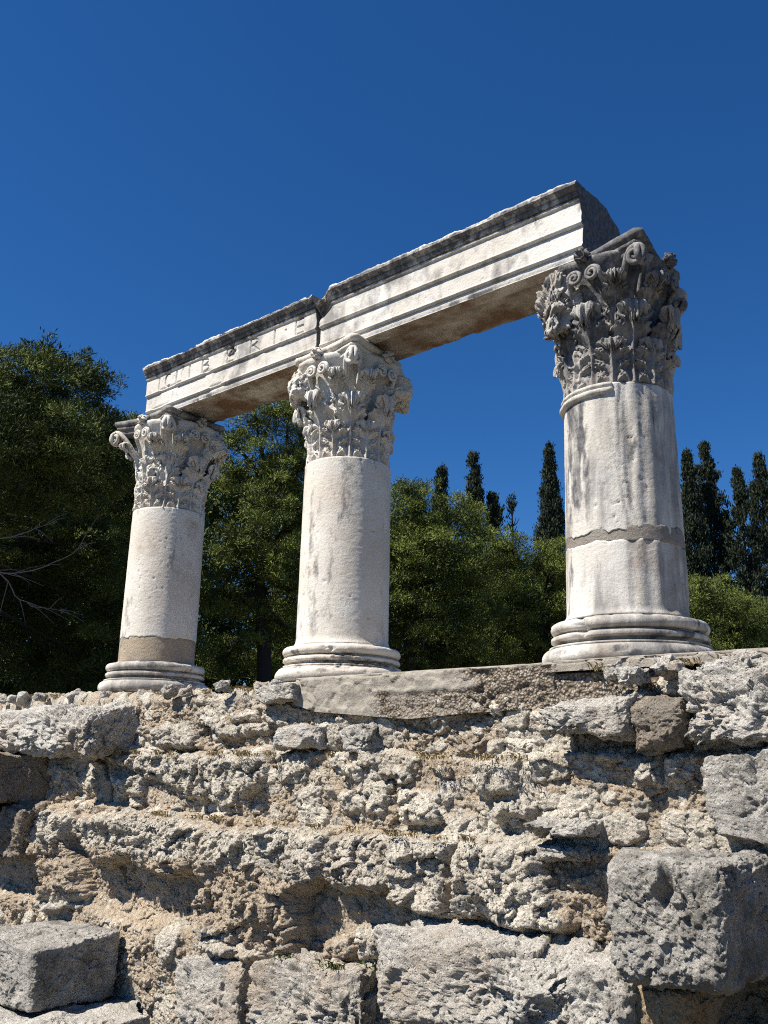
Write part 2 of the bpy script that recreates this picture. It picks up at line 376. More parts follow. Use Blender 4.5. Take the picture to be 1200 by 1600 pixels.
def capital(parent, z0, seed, corners, mat, matdark, damage, darkness):
    rnd = random.Random(seed)
    H = 0.965
    bz = np.array([-.02, 0, .1, .3, .5, .65, .76, .84, .87]); br = np.array([.320, .310, .272, .255, .266, .304, .352, .396, .390])
    bellr = lambda z: np.interp(z, bz, br)
    E = bpy.data.objects.new('capital', None)
    V, t = lathe([(0.0, -.006), (.318, -.006)] + [(bellr(z), z) for z in np.linspace(0, .87, 40)] + [(0.0, .87)], 144, 0.010)
    thb = np.arctan2(V[..., 1], V[..., 0]); up_ = sstep(.45, .80, V[..., 2]) * (np.hypot(V[..., 0], V[..., 1]) > .1); amt = 0.012 * fbm(V * 9, 4, seed=seed)
    for (sx, sy), kk_ in corners.items():
        ca = np.cos(thb - math.atan2(sy, sx)).clip(0, 1) ** 10; rough = kk_ < .38
        amt = amt + up_ * ca * ((.015 if not rough else .055) + (.085 if rough else .01) * fbm(V * 9, 4, gain=.6, seed=seed + 6))
    V = radial(V, amt); n, mz = V.shape[:2]
    cap = mesh_obj('capital', V, grid_faces(n, mz, cu=True), mat, parent, {'dark': np.full(n * mz, darkness * 0.25 + .35 * (darkness > .9)), 'warm': np.full(n * mz, .12)})
    cap.location = (0, 0, z0)
    bpy.data.objects.remove(E)
    # acanthus leaves: two rows of eight
    for row, (h, w, over, zb) in enumerate(((.30, .118, .090, 0.0), (.53, .128, .135, 0.0))):
        for k in range(8):
            az = math.radians(45 * k + (22.5 if row == 0 else 0.0))
            hh = h * rnd.uniform(.95, 1.04); oo = over * rnd.uniform(.9, 1.08)
            cut = rnd.random() < damage
            V, F = acanthus(hh, w, oo if not cut else oo * .45, 0, zb, az, seed + k, bellr, 1.0 if not cut else 0.15)
            V = weather(V, seed + k * 3 + row, 0.0035 if not cut else 0.018)
            dk = np.clip(darkness ** 2 * (0.10 + 0.75 * V[:, 2] / .6), 0, 1) * rnd.uniform(.45, 1.25)
            dk = dk * (1 - .9 * sstep(.66, .86, np.tile(np.tile(np.linspace(0, 1, 60), 41), 2)))        # crust worn off the curled tips
            mesh_obj('acanthus_leaf', V, F, matdark if (row == 1 and darkness > .5 and rnd.random() < .6) else mat, cap, {'dark': dk, 'warm': np.full(len(V), rnd.uniform(-.05, .22))})
    # volutes, helices, calyx leaves on the four faces
    def kc(sx, sy): return corners[(sx, sy)]
    for fi, (N, T) in enumerate((((0, -1), (1, 0)), ((1, 0), (0, 1)), ((0, 1), (-1, 0)), ((-1, 0), (0, -1)))):
        N, T = np.array(N, float), np.array(T, float)
        def pos(a, z, n): q = T * a + N * n; return np.array([q[0], q[1], z])
        for s in (-1, 1):
            cxy = T * s + N; k = kc(int(round(cxy[0])), int(round(cxy[1])))
            # helix: up from the cauliculus, curling toward the centre of the face
            path, rad = [], []
            for q in np.linspace(0, 1, 14):
                path.append(pos(s * (0.155 - 0.03 * q - .02 * q * q), .43 + .30 * q, bellr(.43 + .30 * q) * .93 + .02 + .055 * q ** 2)); rad.append(.013 + .006 * q)
            c = (s * 0.062, .735); ra = .052
            for q in np.linspace(0, 1, 34):
                a0 = 0.15 + q * 3.6 * math.pi; rr = ra * (1 - .85 * q)
                path.append(pos(c[0] + s * rr * math.cos(a0), c[1] + rr * math.sin(a0), .395 + .018 * q)); rad.append(.016 * (1 - .45 * q))
            V, F = tube(path, rad, 8); mesh_obj('helix', weather(V, seed + fi, .004), F, mat, cap, {'dark': np.full(len(V), darkness * .5)})
            # corner volute
            if k > .37:
                path, rad = [], []
                ce = k - .055
                for q in np.linspace(0, 1, 20):
                    a = .165 + (ce + .0 - .165) * q ** 1.15; z = .43 + .40 * math.sin(q * math.pi / 2) ** 1.1
                    nb = math.sqrt(max(bellr(z) ** 2 - .16 ** 2, .06)) + .03
                    path.append(pos(s * a, z, nb + (ce + .012 - nb) * q ** 1.6)); rad.append(.015 + .010 * q)
                c = (ce - .005, .765); ra = .066
                for q in np.linspace(0, 1, 36):
                    a0 = math.pi / 2 - q * 3.4 * math.pi; rr = ra * (1 - .83 * q)
                    path.append(pos(s * (c[0] + rr * math.cos(a0)), c[1] + rr * math.sin(a0), ce + .022 + .01 * q)); rad.append(.022 * (1 - .5 * q))
                V, F = tube(path, rad, 9); mesh_obj('volute', weather(V, seed + 9 + fi, .005), F, mat, cap, {'dark': np.full(len(V), darkness * .55)})
            # calyx leaf under the volute
            V, F = acanthus(.36, .085, .15 if k > .37 else .10, 0, .33, math.atan2(N[1], N[0]) + s * .50, seed + 40, bellr, .6)
            mesh_obj('calyx_leaf', weather(V, seed + 50 + fi, .006), F, mat, cap, {'dark': np.full(len(V), darkness * .5), 'warm': np.full(len(V), .1)})
        # fleuron on the abacus
        a_ = Acc()
        for k in range(6):
            an = k / 6 * 2 * math.pi; V, F = tube([pos(.012 * math.cos(an), .88 + .012 * math.sin(an), .375), pos(.045 * math.cos(an), .88 + .045 * math.sin(an), .425), pos(.05 * math.cos(an), .88 + .05 * math.sin(an), .39)], [.016, .024, .008], 7); a_.add(V, F, dark=darkness * .6)
        a_.build('fleuron', mat, cap)
    for (sx, sy), kk_ in corners.items():          # stumps where a corner has broken away
        if kk_ < .38:
            rr_ = .36 + .05 * (kk_ > .30); ca_, sa_ = sx * .7071, sy * .7071; zc_ = .64 if kk_ < .3 else .70; hz = .20 if kk_ < .3 else .11
            def cor(i, j, k): q = (np.array([ca_, sa_]) * ((rr_ + .085 * (1 - .25 * k)) if j == 0 else .2) + np.array([-sa_, ca_]) * (.15 if i else -.15)); return (q[0], q[1], zc_ + (hz if k else -hz * 1.1))
            st = hexstone('broken_volute', [[[cor(i, j, k) for k in (0, 1)] for j in (0, 1)] for i in (0, 1)], mat, seed + 200 + int(10 * kk_), rho=.35, amp=.05, n=44, facets=8, wobble=.2); st.parent = cap
    # abacus: concave sides, moulded edge
    pts = []
    names = [(1, -1), (1, 1), (-1, 1), (-1, -1)]
    for i in range(4):
        a, b = names[i], names[(i + 1) % 4]; ka, kb = corners[a], corners[b]
        pa, pb = np.array(a) * ka, np.array(b) * kb; d = pb - pa; nrm = np.array([d[1], -d[0]]); nrm = nrm / np.linalg.norm(nrm)
        mid = (pa + pb) / 2; inn = max(0, float(mid @ nrm) - .352)
        ca, cb = .045 / np.linalg.norm(d), 1 - .045 / np.linalg.norm(d)
        for q in np.linspace(ca, cb, 40):
            pts.append(pa + d * q - nrm * inn * (1 - (2 * q - 1) ** 2))
    pts = np.array(pts)
    pts = pts * (1 - .05 * damage * (1 + vn(np.stack([pts[:, 0] * 9, pts[:, 1] * 9, pts[:, 0] * 0], -1), seed)))[:, None]
    prof = [(-.085, .800), (-.055, .808), (-.050, .822), (-.052, .846), (-.046, .852), (-.022, .858), (-.016, .872), (-.020, .880), (-.034, .884), (-.030, .890), (-.004, .896), (.010, .908), (.013, .926), (.004, .944), (-.02, .948)]
    rr = np.linalg.norm(pts, axis=1, keepdims=True)
    V = np.stack([np.concatenate([pts * (rr + o) / rr, np.full((len(pts), 1), z)], 1) for o, z in prof], 1)
    V = np.concatenate([V[:, :1] * np.array([.3, .3, 1]), V, V[:, -1:] * np.array([.75, .75, 1]), V[:, -1:] * np.array([.74, .74, 1]) + np.array([0, 0, H - .948 + .004]), V[:, -1:] * np.array([.05, .05, 1]) + np.array([0, 0, H - .948 + .004])], 1)
    V = weather(V, seed + 77, .003 + .005 * damage); n, mz = V.shape[:2]
    mesh_obj('abacus', V, grid_faces(n, mz, cu=True), matdark, cap, {'dark': np.full(n * mz, .15 + darkness * .6)})
    return cap

def column(cx, label, seed, shaft_r0, shaft_r1, zb, zt, torus_k, corners, mat, capmat, capdark, damage, darkness, extra=None):
    root = empty('marble_column', (cx, 0, 0), label, 'column', 'three standing Corinthian columns'); root['kind'] = 'thing'
    k = torus_k
    prof = ([(.0, -.02), (.47 * k, -.02), (.475 * k, .072)] + torus_prof(.507 * k, .076, .186) + [(.462 * k, .188), (.462 * k, .200)] +
            [(.430 * k, .204), (.408 * k, .210), (.404 * k, .218), (.418 * k, .226)] + [(.444 * k, .229), (.452 * k, .238), (.450 * k, .256), (.440 * k, .264), (.414 * k, .267), (.410 * k, .276)] +
            torus_prof(.454 * k, .278, .345, .9) + [(.40 * k, .347), (.38 * k, .349), (.375 * k, zb - .001), (.2, zb - .001)])
    V, t = lathe(prof, 200, .006)
    z = V[..., 2]; ch = sstep(.18, .5, fbm(V * np.array([3.2, 3.2, 5]), 3, seed=seed + 2))
    amt = .004 * fbm(V * 14, 4, seed=seed) - .028 * ch * fbm(V * 20, 3, seed=seed + 4, ridged=True).clip(0, 1)
    bdk = sstep(.05, .5, fbm(V * np.array([4, 4, 14]), 4, seed=seed + 3)) * .5
    if extra == 'big':      # the deep breaks in the base of the big near column
        th = np.arctan2(V[..., 1], V[..., 0]); g = np.exp(-((th + 1.78 + .04 * np.sin(z * 40)) / .10) ** 2) * (z > .2)
        amt = amt - .075 * g * (.7 + .3 * vn(V * 40)); r2 = sstep(.2, .5, vn(V * np.array([5, 5, 9]), 91)) * (th > -1.3) * (th < .2) * (z < .19)
        amt = amt - .05 * r2; bdk = bdk + .6 * sstep(-.2, .3, fbm(V * 6, 3, seed=7)) * sstep(-1.35, -.6, th) * (z < .275)
    V = radial(V, amt); n, mz = V.shape[:2]
    mesh_obj('base', V, grid_faces(n, mz, cu=True), MARBLE_GREY if extra != 'plain' else MARBLE, root, {'dark': bdk, 'warm': .25 * sstep(.0, .6, fbm(V * 4, 3, seed=seed + 8)) + .08})
    z1 = zb
    def shaft(za, zc, name, m, top_edge=0.0, bot_edge=0.0, off=0.0, fl=True):
        rr = lambda q: shaft_r0 + (shaft_r1 - shaft_r0) * (q - zb) / (zt - zb)
        zs = np.linspace(za, zc, 60)
        prof = [(rr(q) + off + .018 * math.exp(-((q - zb) / .022) ** 2) * (off == 0), q) for q in zs]
        V, t = lathe([(.0, za)] + prof + [(.0, zc)], 220, .010)
        wob = vn(np.stack([np.cos(t) * 4, np.sin(t) * 4, t * 0], -1), seed + 5)[:, None] + .5 * vn(np.stack([np.cos(t) * 14, np.sin(t) * 14, t * 0], -1), seed + 6)[:, None]
        f = (V[..., 2] - za) / (zc - za)
        V[..., 2] += wob * (top_edge * f + bot_edge * (1 - f)) * (f > 0) * (f < 1) * np.hypot(V[..., 0], V[..., 1]) / shaft_r0
        pit = sstep(.52, .66, fbm(V * np.array([36, 36, 34]), 2, seed=seed + 12)) * sstep(-.1, .3, fbm(V * 3, 2, seed=seed + 17))
        amt = .0022 * fbm(V * np.array([9, 9, 4]), 3, seed=seed + 1) + .0014 * fbm(V * np.array([22, 22, 70]), 3, seed=seed + 13) - .007 * pit
        th = np.arctan2(V[..., 1], V[..., 0]); dk = np.zeros(V.shape[:2]); wm = .05 + 0 * dk
        if extra == 'big' and fl:
            # vertical ridges of broken fluting on the shaded side, one long crack on the lit side
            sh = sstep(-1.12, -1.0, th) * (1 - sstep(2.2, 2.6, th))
            amt = amt + sh * (.004 * np.cos(th * 22 + .6 * vn(V * np.array([3, 3, 1.5]), 44)) - .006 + .007 * fbm(V * np.array([14, 14, 3]), 4, seed=5)) - sh * .010 * sstep(.1, .5, vn(V * np.array([10, 10, 2.2]), 6)) - .020 * np.exp(-((th + 1.08 + .05 * vn(V * np.array([2, 2, 5]), 45)) / .035) ** 2) * sstep(.9, 1.1, V[..., 2]) * (.5 + .5 * vn(V * np.array([3, 3, 6]), 46))
            amt = amt - .022 * np.exp(-((th + 2.52 + .012 * np.sin(V[..., 2] * 9)) / .022) ** 2) * (V[..., 2] > .9)
            dk = .54 * sstep(.05, .42, fbm(V * np.array([9, 9, 1.8]), 5, seed=21)) * sstep(-2.6, -2.2, th) * (1 - sstep(-1.75, -1.45, th)) + sh * (.22 + .3 * fbm(V * np.array([9, 9, 2]), 3, seed=22))  # shaded side coloured darker: its shade painted in along with real stain
            dk = dk + .32 * sstep(.14, .45, fbm(V * np.array([12, 12, 2]), 4, seed=29)); wm = wm + .08 * sh + (V[..., 2] < zb + .43) * (.16 * sstep(-.3, .3, fbm(V * 3, 3, seed=33)) + .05 * sstep(-1.15, -.9, th))
        else:
            dk = .34 * sstep(.05, .5, fbm(V * np.array([7, 7, 1.5]), 4, seed=seed + 21)); wm = wm + .22 * sstep(0, .5, fbm(V * np.array([4, 4, 2]), 4, seed=seed + 22))
        V2 = radial(V, amt); n, mz = V2.shape[:2]
        return mesh_obj(name, V2, grid_faces(n, mz, cu=True), m, root, {'dark': dk, 'warm': wm})
    if extra == 'repair':
        shaft(zb, zb + .225, 'repair_drum', REPAIR, .012, 0, -.003, False); shaft(zb + .222, zt, 'shaft', mat, 0, .012)
    elif extra == 'big':
        zj = zb + .445
        shaft(zb, zj, 'lower_drum', mat, .020, 0); shaft(zj - .012, zj + .090, 'mortar_joint', MORTAR, .02, .012, -.003, False); shaft(zj + .060, zt, 'shaft', mat, 0, .028)
        V, t = lathe([(.2, zt - .075)] + [(shaft_r1 + .001, zt - .076)] + torus_prof(shaft_r1 + .028, zt - .072, zt - .032) + [(shaft_r1 + .003, zt - .03)] + torus_prof(shaft_r1 + .020, zt - .028, zt + .004) + [(.2, zt + .004)], 200, .005)
        th = np.arctan2(V[..., 1], V[..., 0]); gone = sstep(-1.22, -1.16, th + .05 * vn(V * 18)) * (1 - sstep(2.6, 2.7, th))
        V = radial(V, .006 * fbm(V * 16, 3, seed=3) - .05 * gone * (np.hypot(V[..., 0], V[..., 1]) > .25)); n, mz = V.shape[:2]
        mesh_obj('astragal_ring', V, grid_faces(n, mz, cu=True), MARBLE_GREY, root, {'dark': .35 * sstep(-.2, .4, fbm(V * 7, 3, seed=4))})
    else:
        shaft(zb, zt, 'shaft', mat)
    capital(root, zt, seed + 100, corners, capmat, capdark, damage, darkness)
    return root

column(-2.4, 'farthest marble column, with a brown repaired drum just above its base', 11, .353, .345, .36, 1.806, 1.0,
       {(1, -1): .42, (1, 1): .36, (-1, 1): .44, (-1, -1): .46}, MARBLE, MARBLE_CAP, MARBLE_CAP_DARK, .35, .50, 'repair')
column(0.0, 'middle marble column with a smooth clean white shaft and pale capital', 23, .357, .349, .36, 1.812, 1.0,
       {(1, -1): .42, (1, 1): .31, (-1, 1): .40, (-1, -1): .35}, MARBLE, MARBLE_CAP, MARBLE_CAP, .12, .12, 'plain')
column(2.4, 'nearest marble column, streaked grey, with a mortar joint and blackened capital', 37, .369, .343, .36, 1.80, 1.03,
       {(1, -1): .41, (1, 1): .30, (-1, 1): .40, (-1, -1): .25}, MARBLE_GREY, MARBLE_CAP_DARK, MARBLE_CAP_DARK, .45, .95, 'big')


# ------------------------------------------------------------------ architrave blocks
def letter_strokes():
    S = []
    zb, zt = 3.036, 3.168
    def I(x, w=0): S.append(((x, zb), (x, zt)))
    def arc(cx, cz, rx, rz, a0, a1, n=10):
        q = [(cx + rx * math.cos(a), cz + rz * math.sin(a)) for a in np.linspace(math.radians(a0), math.radians(a1), n)]
        S.extend(zip(q[:-1], q[1:]))
    zm, h = (zb + zt) / 2, (zt - zb) / 2
    I(-2.37); arc(-2.225, zm, .045, h, 60, 300)
    I(-2.09); S.append(((-2.09, zb), (-2.015, zb)))
    I(-1.887)
    I(-1.69); arc(-1.69, zm + h / 2, .085, h / 2, -90, 90); arc(-1.69, zm - h / 2, .095, h / 2, -90, 90)
    I(-1.33); [S.append(((-1.33, z), (-1.245, z))) for z in (zb, zm, zt)]
    I(-1.00); arc(-1.00, zm + h / 2, .09, h / 2, -90, 90); S.append(((-.97, zm), (-.885, zb)))
    I(-.684)
    I(-.415); [S.append(((-.415, z), (-.325, z))) for z in (zb, zm, zt)]
    S.append(((-.543, zm + .02), (-.541, zm + .02)))
    return S
STROKES = letter_strokes()

def architrave(name, label, x0, x1, seed, inscr, z_shift=0.0):
    h0, h3, h1, h2, ht = 2.775, 2.851, 3.018, 3.186, 3.318
    # front profile from the soffit edge to the crown (y outward = negative)
    a0, a1, a2 = -.245, -.258, -.272
    front = [(a0, h0), (a0, h3 - .020), (a0 + .006, h3 - .016), (a0 - .014, h3 - .010), (a0 - .022, h3 - .002), (a0 - .022, h3 + .006), (a1, h3 + .012), (a1, h1 - .022), (a1 + .006, h1 - .018), (a1 - .014, h1 - .011), (a1 - .024, h1 - .003), (a1 - .024, h1 + .006), (a2, h1 + .012),
             (a2, h2 - .006), (a2 - .014, h2), (a2 - .018, h2 + .018), (a2 - .008, h2 + .022), (a2 - .030, h2 + .030), (a2 - .036, h2 + .052), (a2 - .028, h2 + .056), (a2 - .056, h2 + .078), (a2 - .072, h2 + .088), (a2 - .072, ht - .012), (a2 - .06, ht)]
    back = [(.30, ht), (.30, h2), (.262, h1), (.245, h0)]
    soff = [(.245, h0), (.12, h0), (.105, h0 + .022), (-.105, h0 + .022), (-.12, h0), (a0, h0)]
    P = np.array(front + back + soff[1:])
    d = np.concatenate([[0], np.cumsum(np.linalg.norm(np.diff(P, axis=0), axis=1))])
    # dense on the front, coarser on the back
    nF = d[len(front) - 1]; s = np.concatenate([np.linspace(0, nF, 190)[:-1], np.linspace(nF, d[-1], 110)])
    yy, zz = np.interp(s, d, P[:, 0]), np.interp(s, d, P[:, 1])
    yy, zz = yy[:-1], zz[:-1]
    nx = int((x1 - x0) / .0055); xs = np.linspace(x0, x1, nx)
    V = np.stack([np.broadcast_to(xs[:, None], (nx, len(yy))), np.broadcast_to(yy, (nx, len(yy))), np.broadcast_to(zz, (nx, len(zz)))], -1).copy()
    T = np.stack([np.gradient(yy), np.gradient(zz)], -1); T /= np.linalg.norm(T, axis=1, keepdims=True) + 1e-9
    N = np.stack([np.zeros(len(yy)), -T[:, 1], T[:, 0]], -1)
    # smooth normals
    for _ in range(3): N = (N + np.roll(N, 1, 0) + np.roll(N, -1, 0)) / 3
    x, y, z = V[..., 0], V[..., 1], V[..., 2]
    isfront = (np.arange(len(yy)) < 189)[None, :] & (y < 0)
    amt = .0022 * fbm(V * np.array([10, 10, 14]), 4, seed=seed) - .003 * sstep(.45, .8, fbm(V * 34, 3, seed=seed + 2))
    # chipped arrises: lower front edge, mouldings, crown
    e1 = np.exp(-((z - h0) / .022) ** 2) * np.exp(-((y - a0) / .03) ** 2)
    ch = sstep(.0, .55, fbm(np.stack([x * 6, y * 2, z * 2], -1), 4, seed=seed + 3)); amt = amt - e1 * (.008 + .035 * ch)
    e2 = np.exp(-((z - h3) / .016) ** 2) + np.exp(-((z - h1) / .016) ** 2)
    ch2 = sstep(.14, .36, fbm(np.stack([x * 3.2, z * 3, y * 0], -1), 3, seed=seed + 4)); amt = amt - isfront * e2 * .022 * ch2
    cr = sstep(h2 + .075, ht - .02, z); ch3 = sstep(-.15, .45, fbm(np.stack([x * 7, y * 7, z * 5], -1), 4, seed=seed + 6)); amt = amt - cr * (.012 * ch3 + .008 * fbm(V * 30, 3, seed=seed + 7) + .012 * sstep(.35, .6, fbm(V * 9, 3, seed=seed + 8)))
    # rear lower edge ragged
    e3 = np.exp(-((y - .245) / .05) ** 2) * (z < h0 + .12); amt = amt - e3 * .05 * sstep(-.1, .6, fbm(np.stack([x * 3, z * 2, y * 2], -1), 4, seed=seed + 9))
    dark = np.zeros_like(x); warm = np.zeros_like(x)
    if inscr:
        g = np.full(x.shape, 9.0); m = isfront & (z > h1 + .008) & (z < h2)
        px_, pz_ = x[m], z[m]; best = np.full(px_.shape, 9.0)
        for (ax, az), (bx, bz) in STROKES:
            L2 = (bx - ax) ** 2 + (bz - az) ** 2 + 1e-12; q = np.clip(((px_ - ax) * (bx - ax) + (pz_ - az) * (bz - az)) / L2, 0, 1)
            best = np.minimum(best, np.hypot(px_ - ax - q * (bx - ax), pz_ - az - q * (bz - az)))
        g[m] = best; amt = amt - .014 * np.clip(1 - g / .0125, 0, 1); dark = dark + .34 * np.clip(1 - g / .011, 0, 1)
        brk = np.exp(-(((x + 1.27) / .07) ** 2 + ((z - 3.12) / .05) ** 2)); amt = amt - isfront * .02 * brk * (.5 + vn(V * 40, 5)); dark = dark + isfront * .45 * brk
    amt = np.clip(amt, -.06, .01)
    V = V + N[None] * amt[..., None]
    # broken, uneven ends
    ex0, ex1 = np.exp(-(x - x0) / .04), np.exp(-(x1 - x) / .04)
    V[..., 0] += ex0 * (.012 * fbm(V * 12, 3, seed=seed + 11) + .01) - ex1 * (.010 * fbm(V * 12, 3, seed=seed + 12) + .006)
    if not inscr:      # left end of the right block: crown broken away, right end: rear part broken down
        g0 = sstep(x0 + .16, x0 + .02, x + .05 * vn(V * 9)) * sstep(h1 + .02, ht, z); V[..., 2] -= g0 * .11; V[..., 1] += isfront * g0 * .075
        rr = sstep(x1 - .30, x1, x) * sstep(-.05, .40, y) * sstep(h1, ht, z); V[..., 2] -= rr * (.09 + .04 * vn(V * 10))
        lo = sstep(x1 - .42, x1 - .12, x) * sstep(-.05, .25, y) * (z < h0 + .1); V[..., 2] += lo * .10 * (.6 + .4 * vn(V * 8)); V[..., 1] -= lo * .08
    else:
        V[..., 2] -= sstep(ht - .05, ht, z) * (.02 * sstep(-.2, .5, vn(np.stack([x * 3, y, z], -1), 9)))
    # weathering: black crust on the crown, rust and dirt on the soffit
    dark = dark + isfront * (sstep(h2 - .02, h2 + .03, z) * .54 + .34 * sstep(-.05, .5, fbm(np.stack([x * 9, y, z * 3], -1), 4, seed=seed + 14)) * sstep(h1, h2, z))
    dark = dark - isfront * .6 * sstep(ht - .03, ht - .005, z)
    so = (z < h0 + .035) & ~isfront & (y < .25)
    warm = warm + so * (.42 + .5 * fbm(np.stack([x * 1.8, y * 4, z * 0], -1), 4, seed=seed + 15)); dark = dark + so * .25 * sstep(.1, .5, fbm(np.stack([x * 2.5, y * 5, z * 0 + 4], -1), 4, seed=seed + 16))
    n, mz = V.shape[:2]
    a = Acc(); a.add(V, grid_faces(n, mz, cv=True), dark=dark, warm=warm)
    for e, flip, dkv in ((0, 1, .1), (n - 1, 0, .85)):      # end caps: rings shrinking to the centre, roughened; right end's shade painted dark
        ring = V[e]; cen = ring.mean(0); ks = np.linspace(1, 0, 26)
        W = cen + (ring - cen)[None] * ks[:, None, None]
        nz = fbm(W * 7, 5, seed=seed + 20 + e); W[..., 0] += nz * .022 * (1 - ks)[:, None] ** .3 * (1 if e else -1)
        F = grid_faces(26, mz, cv=True); a.add(W, F[:, ::-1] if flip else F, dark=dkv)
    o = a.build(name, ARCH)
    return tag(o, label, 'architrave', 'two architrave blocks spanning the columns')
architrave('architrave_block', 'shorter far architrave block with a worn carved inscription under its black crown', -2.59, -.165, 51, True)
architrave('architrave_block', 'longer near architrave block, plain white fascias without inscription, ending over nearest capital', -.135, 2.341, 67, False)


# ------------------------------------------------------------------ stones
def quad8(TL, TR, BR, BL, yf, yb, grow=0.0, taper=0.0):
    f = [onY(*p, yf) for p in (TL, TR, BR, BL)]
    c = np.zeros((2, 2, 2, 3))
    for p, (i, k) in zip(f, ((0, 1), (1, 1), (1, 0), (0, 0))):
        c[i, 0, k] = p; b = p.copy(); b[1] = yb; c[i, 1, k] = b
    if grow:
        cen = c[:, 1].reshape(-1, 3).mean(0)
        for i in (0, 1):
            for k in (0, 1): c[i, 1, k, [0, 2]] = cen[[0, 2]] + (c[i, 1, k, [0, 2]] - cen[[0, 2]]) * (1 + grow)
    return c
def box8(x0, x1, yf, yb, z0, z1, jit=0.0, seed=1):
    c = np.zeros((2, 2, 2, 3)); rg = np.random.default_rng(seed)
    for i in (0, 1):
        for j in (0, 1):
            for k in (0, 1): c[i, j, k] = (x1 if i else x0, yb if j else yf, z1 if k else z0)
    return c + rg.uniform(-jit, jit, c.shape)

STONES = []
def S(label, C8, mat, seed, name='wall_stone', cat='stone', **k):
    o = hexstone(name, C8, mat, seed, **k); tag(o, label, cat); STONES.append(o); return o
exec_stones = True
# --- left, big pieces whose right ends face the camera in shade
S('big rounded boulder at the left of the top course, its shaded end facing right', box8(-2.04, -1.52, -1.15, -.62, -.47, -.10, .02, 3), STONE, 301, 'boulder', 'boulder', rho=.5, amp=.03, n=56)
S('long pale rough boulder at the left edge, beside the rounded boulder', box8(-3.7, -2.09, -1.07, -.60, -.46, -.10, .02, 4), STONE_PALE, 302, 'boulder', 'boulder', rho=.4, amp=.035, n=56)
S('squared block at the left edge below the top course, dark face to the right', box8(-3.7, -2.74, -1.36, -.70, -.90, -.47, .012, 5), STONE_BROWN, 303, 'wall_block', 'stone block', rho=.10, amp=.014, n=56)
S('shadowed recessed block under the squared block at the left edge', box8(-3.5, -2.55, -1.10, -.72, -1.32, -.905, .02, 6), STONE_BROWN, 304, 'wall_block', 'stone block', rho=.14, amp=.03, n=50)
S('dark cut block lying on the ledge stone in the lower left corner', box8(-1.95, -1.11, -1.66, -1.0, -2.10, -1.70, .0, 7) + np.array([[[[0, 0, 0], [.0, 0, .03]], [[0, 0, 0], [0, 0, 0]]], [[[0, 0, 0], [0, 0, -.05]], [[0, 0, 0], [0, 0, .04]]]]), STONE_DARK, 305, 'cut_block', 'stone block', rho=.09, amp=.016, n=90, facets=0, wobble=.03)
S('flat grey ledge stone under the dark cut block, lower left corner', box8(-2.4, -.62, -1.78, -.9, -2.42, -2.12, .015, 8), STONE, 306, 'ledge_stone', 'stone', rho=.16, amp=.02, n=60)
# --- right side
S('huge cut boulder jutting out at the lower right, socket hole in its face', box8(2.92, 3.45, -1.42, -.66, -1.335, -.865, .02, 9), STONE_DARK, 307, 'boulder', 'boulder', rho=.24, amp=.022, n=90, facets=4, wobble=.05, dents=[((3.20, -1.44, -.97), (.045, .12, .075), .10)])
S('rough grey square block at the right edge above the huge cut boulder', quad8((1103, 1178), (1290, 1165), (1300, 1345), (1120, 1340), -0.94, -.6), STONE_DARK, 308, 'wall_block', 'stone block', rho=.13, amp=.026, n=70)
S('largest white pitted boulder in the top right corner of the wall', quad8((1062, 1050), (1300, 1035), (1300, 1165), (1072, 1165), -0.95, -.6), STONE_PALE, 309, 'boulder', 'boulder', rho=.32, amp=.038, n=80)
S('brown rounded stone wedged beside the white pitted boulder', quad8((982, 1088), (1072, 1085), (1064, 1165), (990, 1172), -0.93, -.6), STONE_BROWN, 310, 'wall_stone', rho=.42, amp=.03, n=50)
S('grey slanting stone overhanging a deep shadow left of the brown stone', quad8((850, 1105), (985, 1080), (980, 1160), (852, 1132), -0.95, -.6), STONE, 311, 'wall_stone', rho=.35, amp=.032, n=56)
S('long grey slab boulder at the bottom centre right with a flat top', quad8((590, 1448), (872, 1500), (858, 1640), (600, 1600), -1.30, -.8), STONE, 312, 'slab_boulder', 'boulder', rho=.20, amp=.03, n=80)
S('grey stone below the huge cut boulder, right of the slab boulder', quad8((880, 1490), (985, 1500), (1000, 1660), (868, 1650), -1.26, -.8), STONE, 313, 'wall_stone', rho=.26, amp=.025, n=56)
S('orange tan stone tucked under the huge cut boulder', quad8((975, 1535), (1075, 1550), (1060, 1680), (975, 1660), -1.2, -.8), rock('orange_stone', grey=(.50, .33, .16), pale=(.62, .45, .26), lich=(.25, .14, .06), use_attr=False, tanmix=.45), 314, 'wall_stone', rho=.3, amp=.025, n=50)
# --- middle
S('small white angular block standing out of the rubble, left of centre', quad8((430, 1138), (488, 1132), (492, 1168), (430, 1166), -0.88, -.7), STONE_PALE, 315, 'wall_stone', rho=.18, amp=.016, n=36, facets=9)
S('grey white stone right of the small angular block', quad8((527, 1135), (572, 1132), (574, 1172), (530, 1174), -0.85, -.7), STONE, 316, 'wall_stone', rho=.25, amp=.02, n=34, facets=9)
S('grey squarish stone on the wall top beside the concrete footing', quad8((394, 1073), (455, 1067), (457, 1094), (396, 1098), -0.84, -.6), STONE, 317, 'wall_stone', rho=.2, amp=.014, n=40)
S('loose white stone lying on the gravel under the concrete edge', quad8((957, 1042), (998, 1040), (996, 1068), (956, 1068), -.94, -.78), STONE_PALE, 318, 'loose_stone', 'stone', rho=.35, amp=.016, n=34, facets=9)
S('flat jutting stone casting a long shadow, right of centre', quad8((815, 1285), (905, 1282), (905, 1308), (822, 1302), -1.06, -.7), STONE, 326, 'wall_stone', rho=.3, amp=.02, n=44)
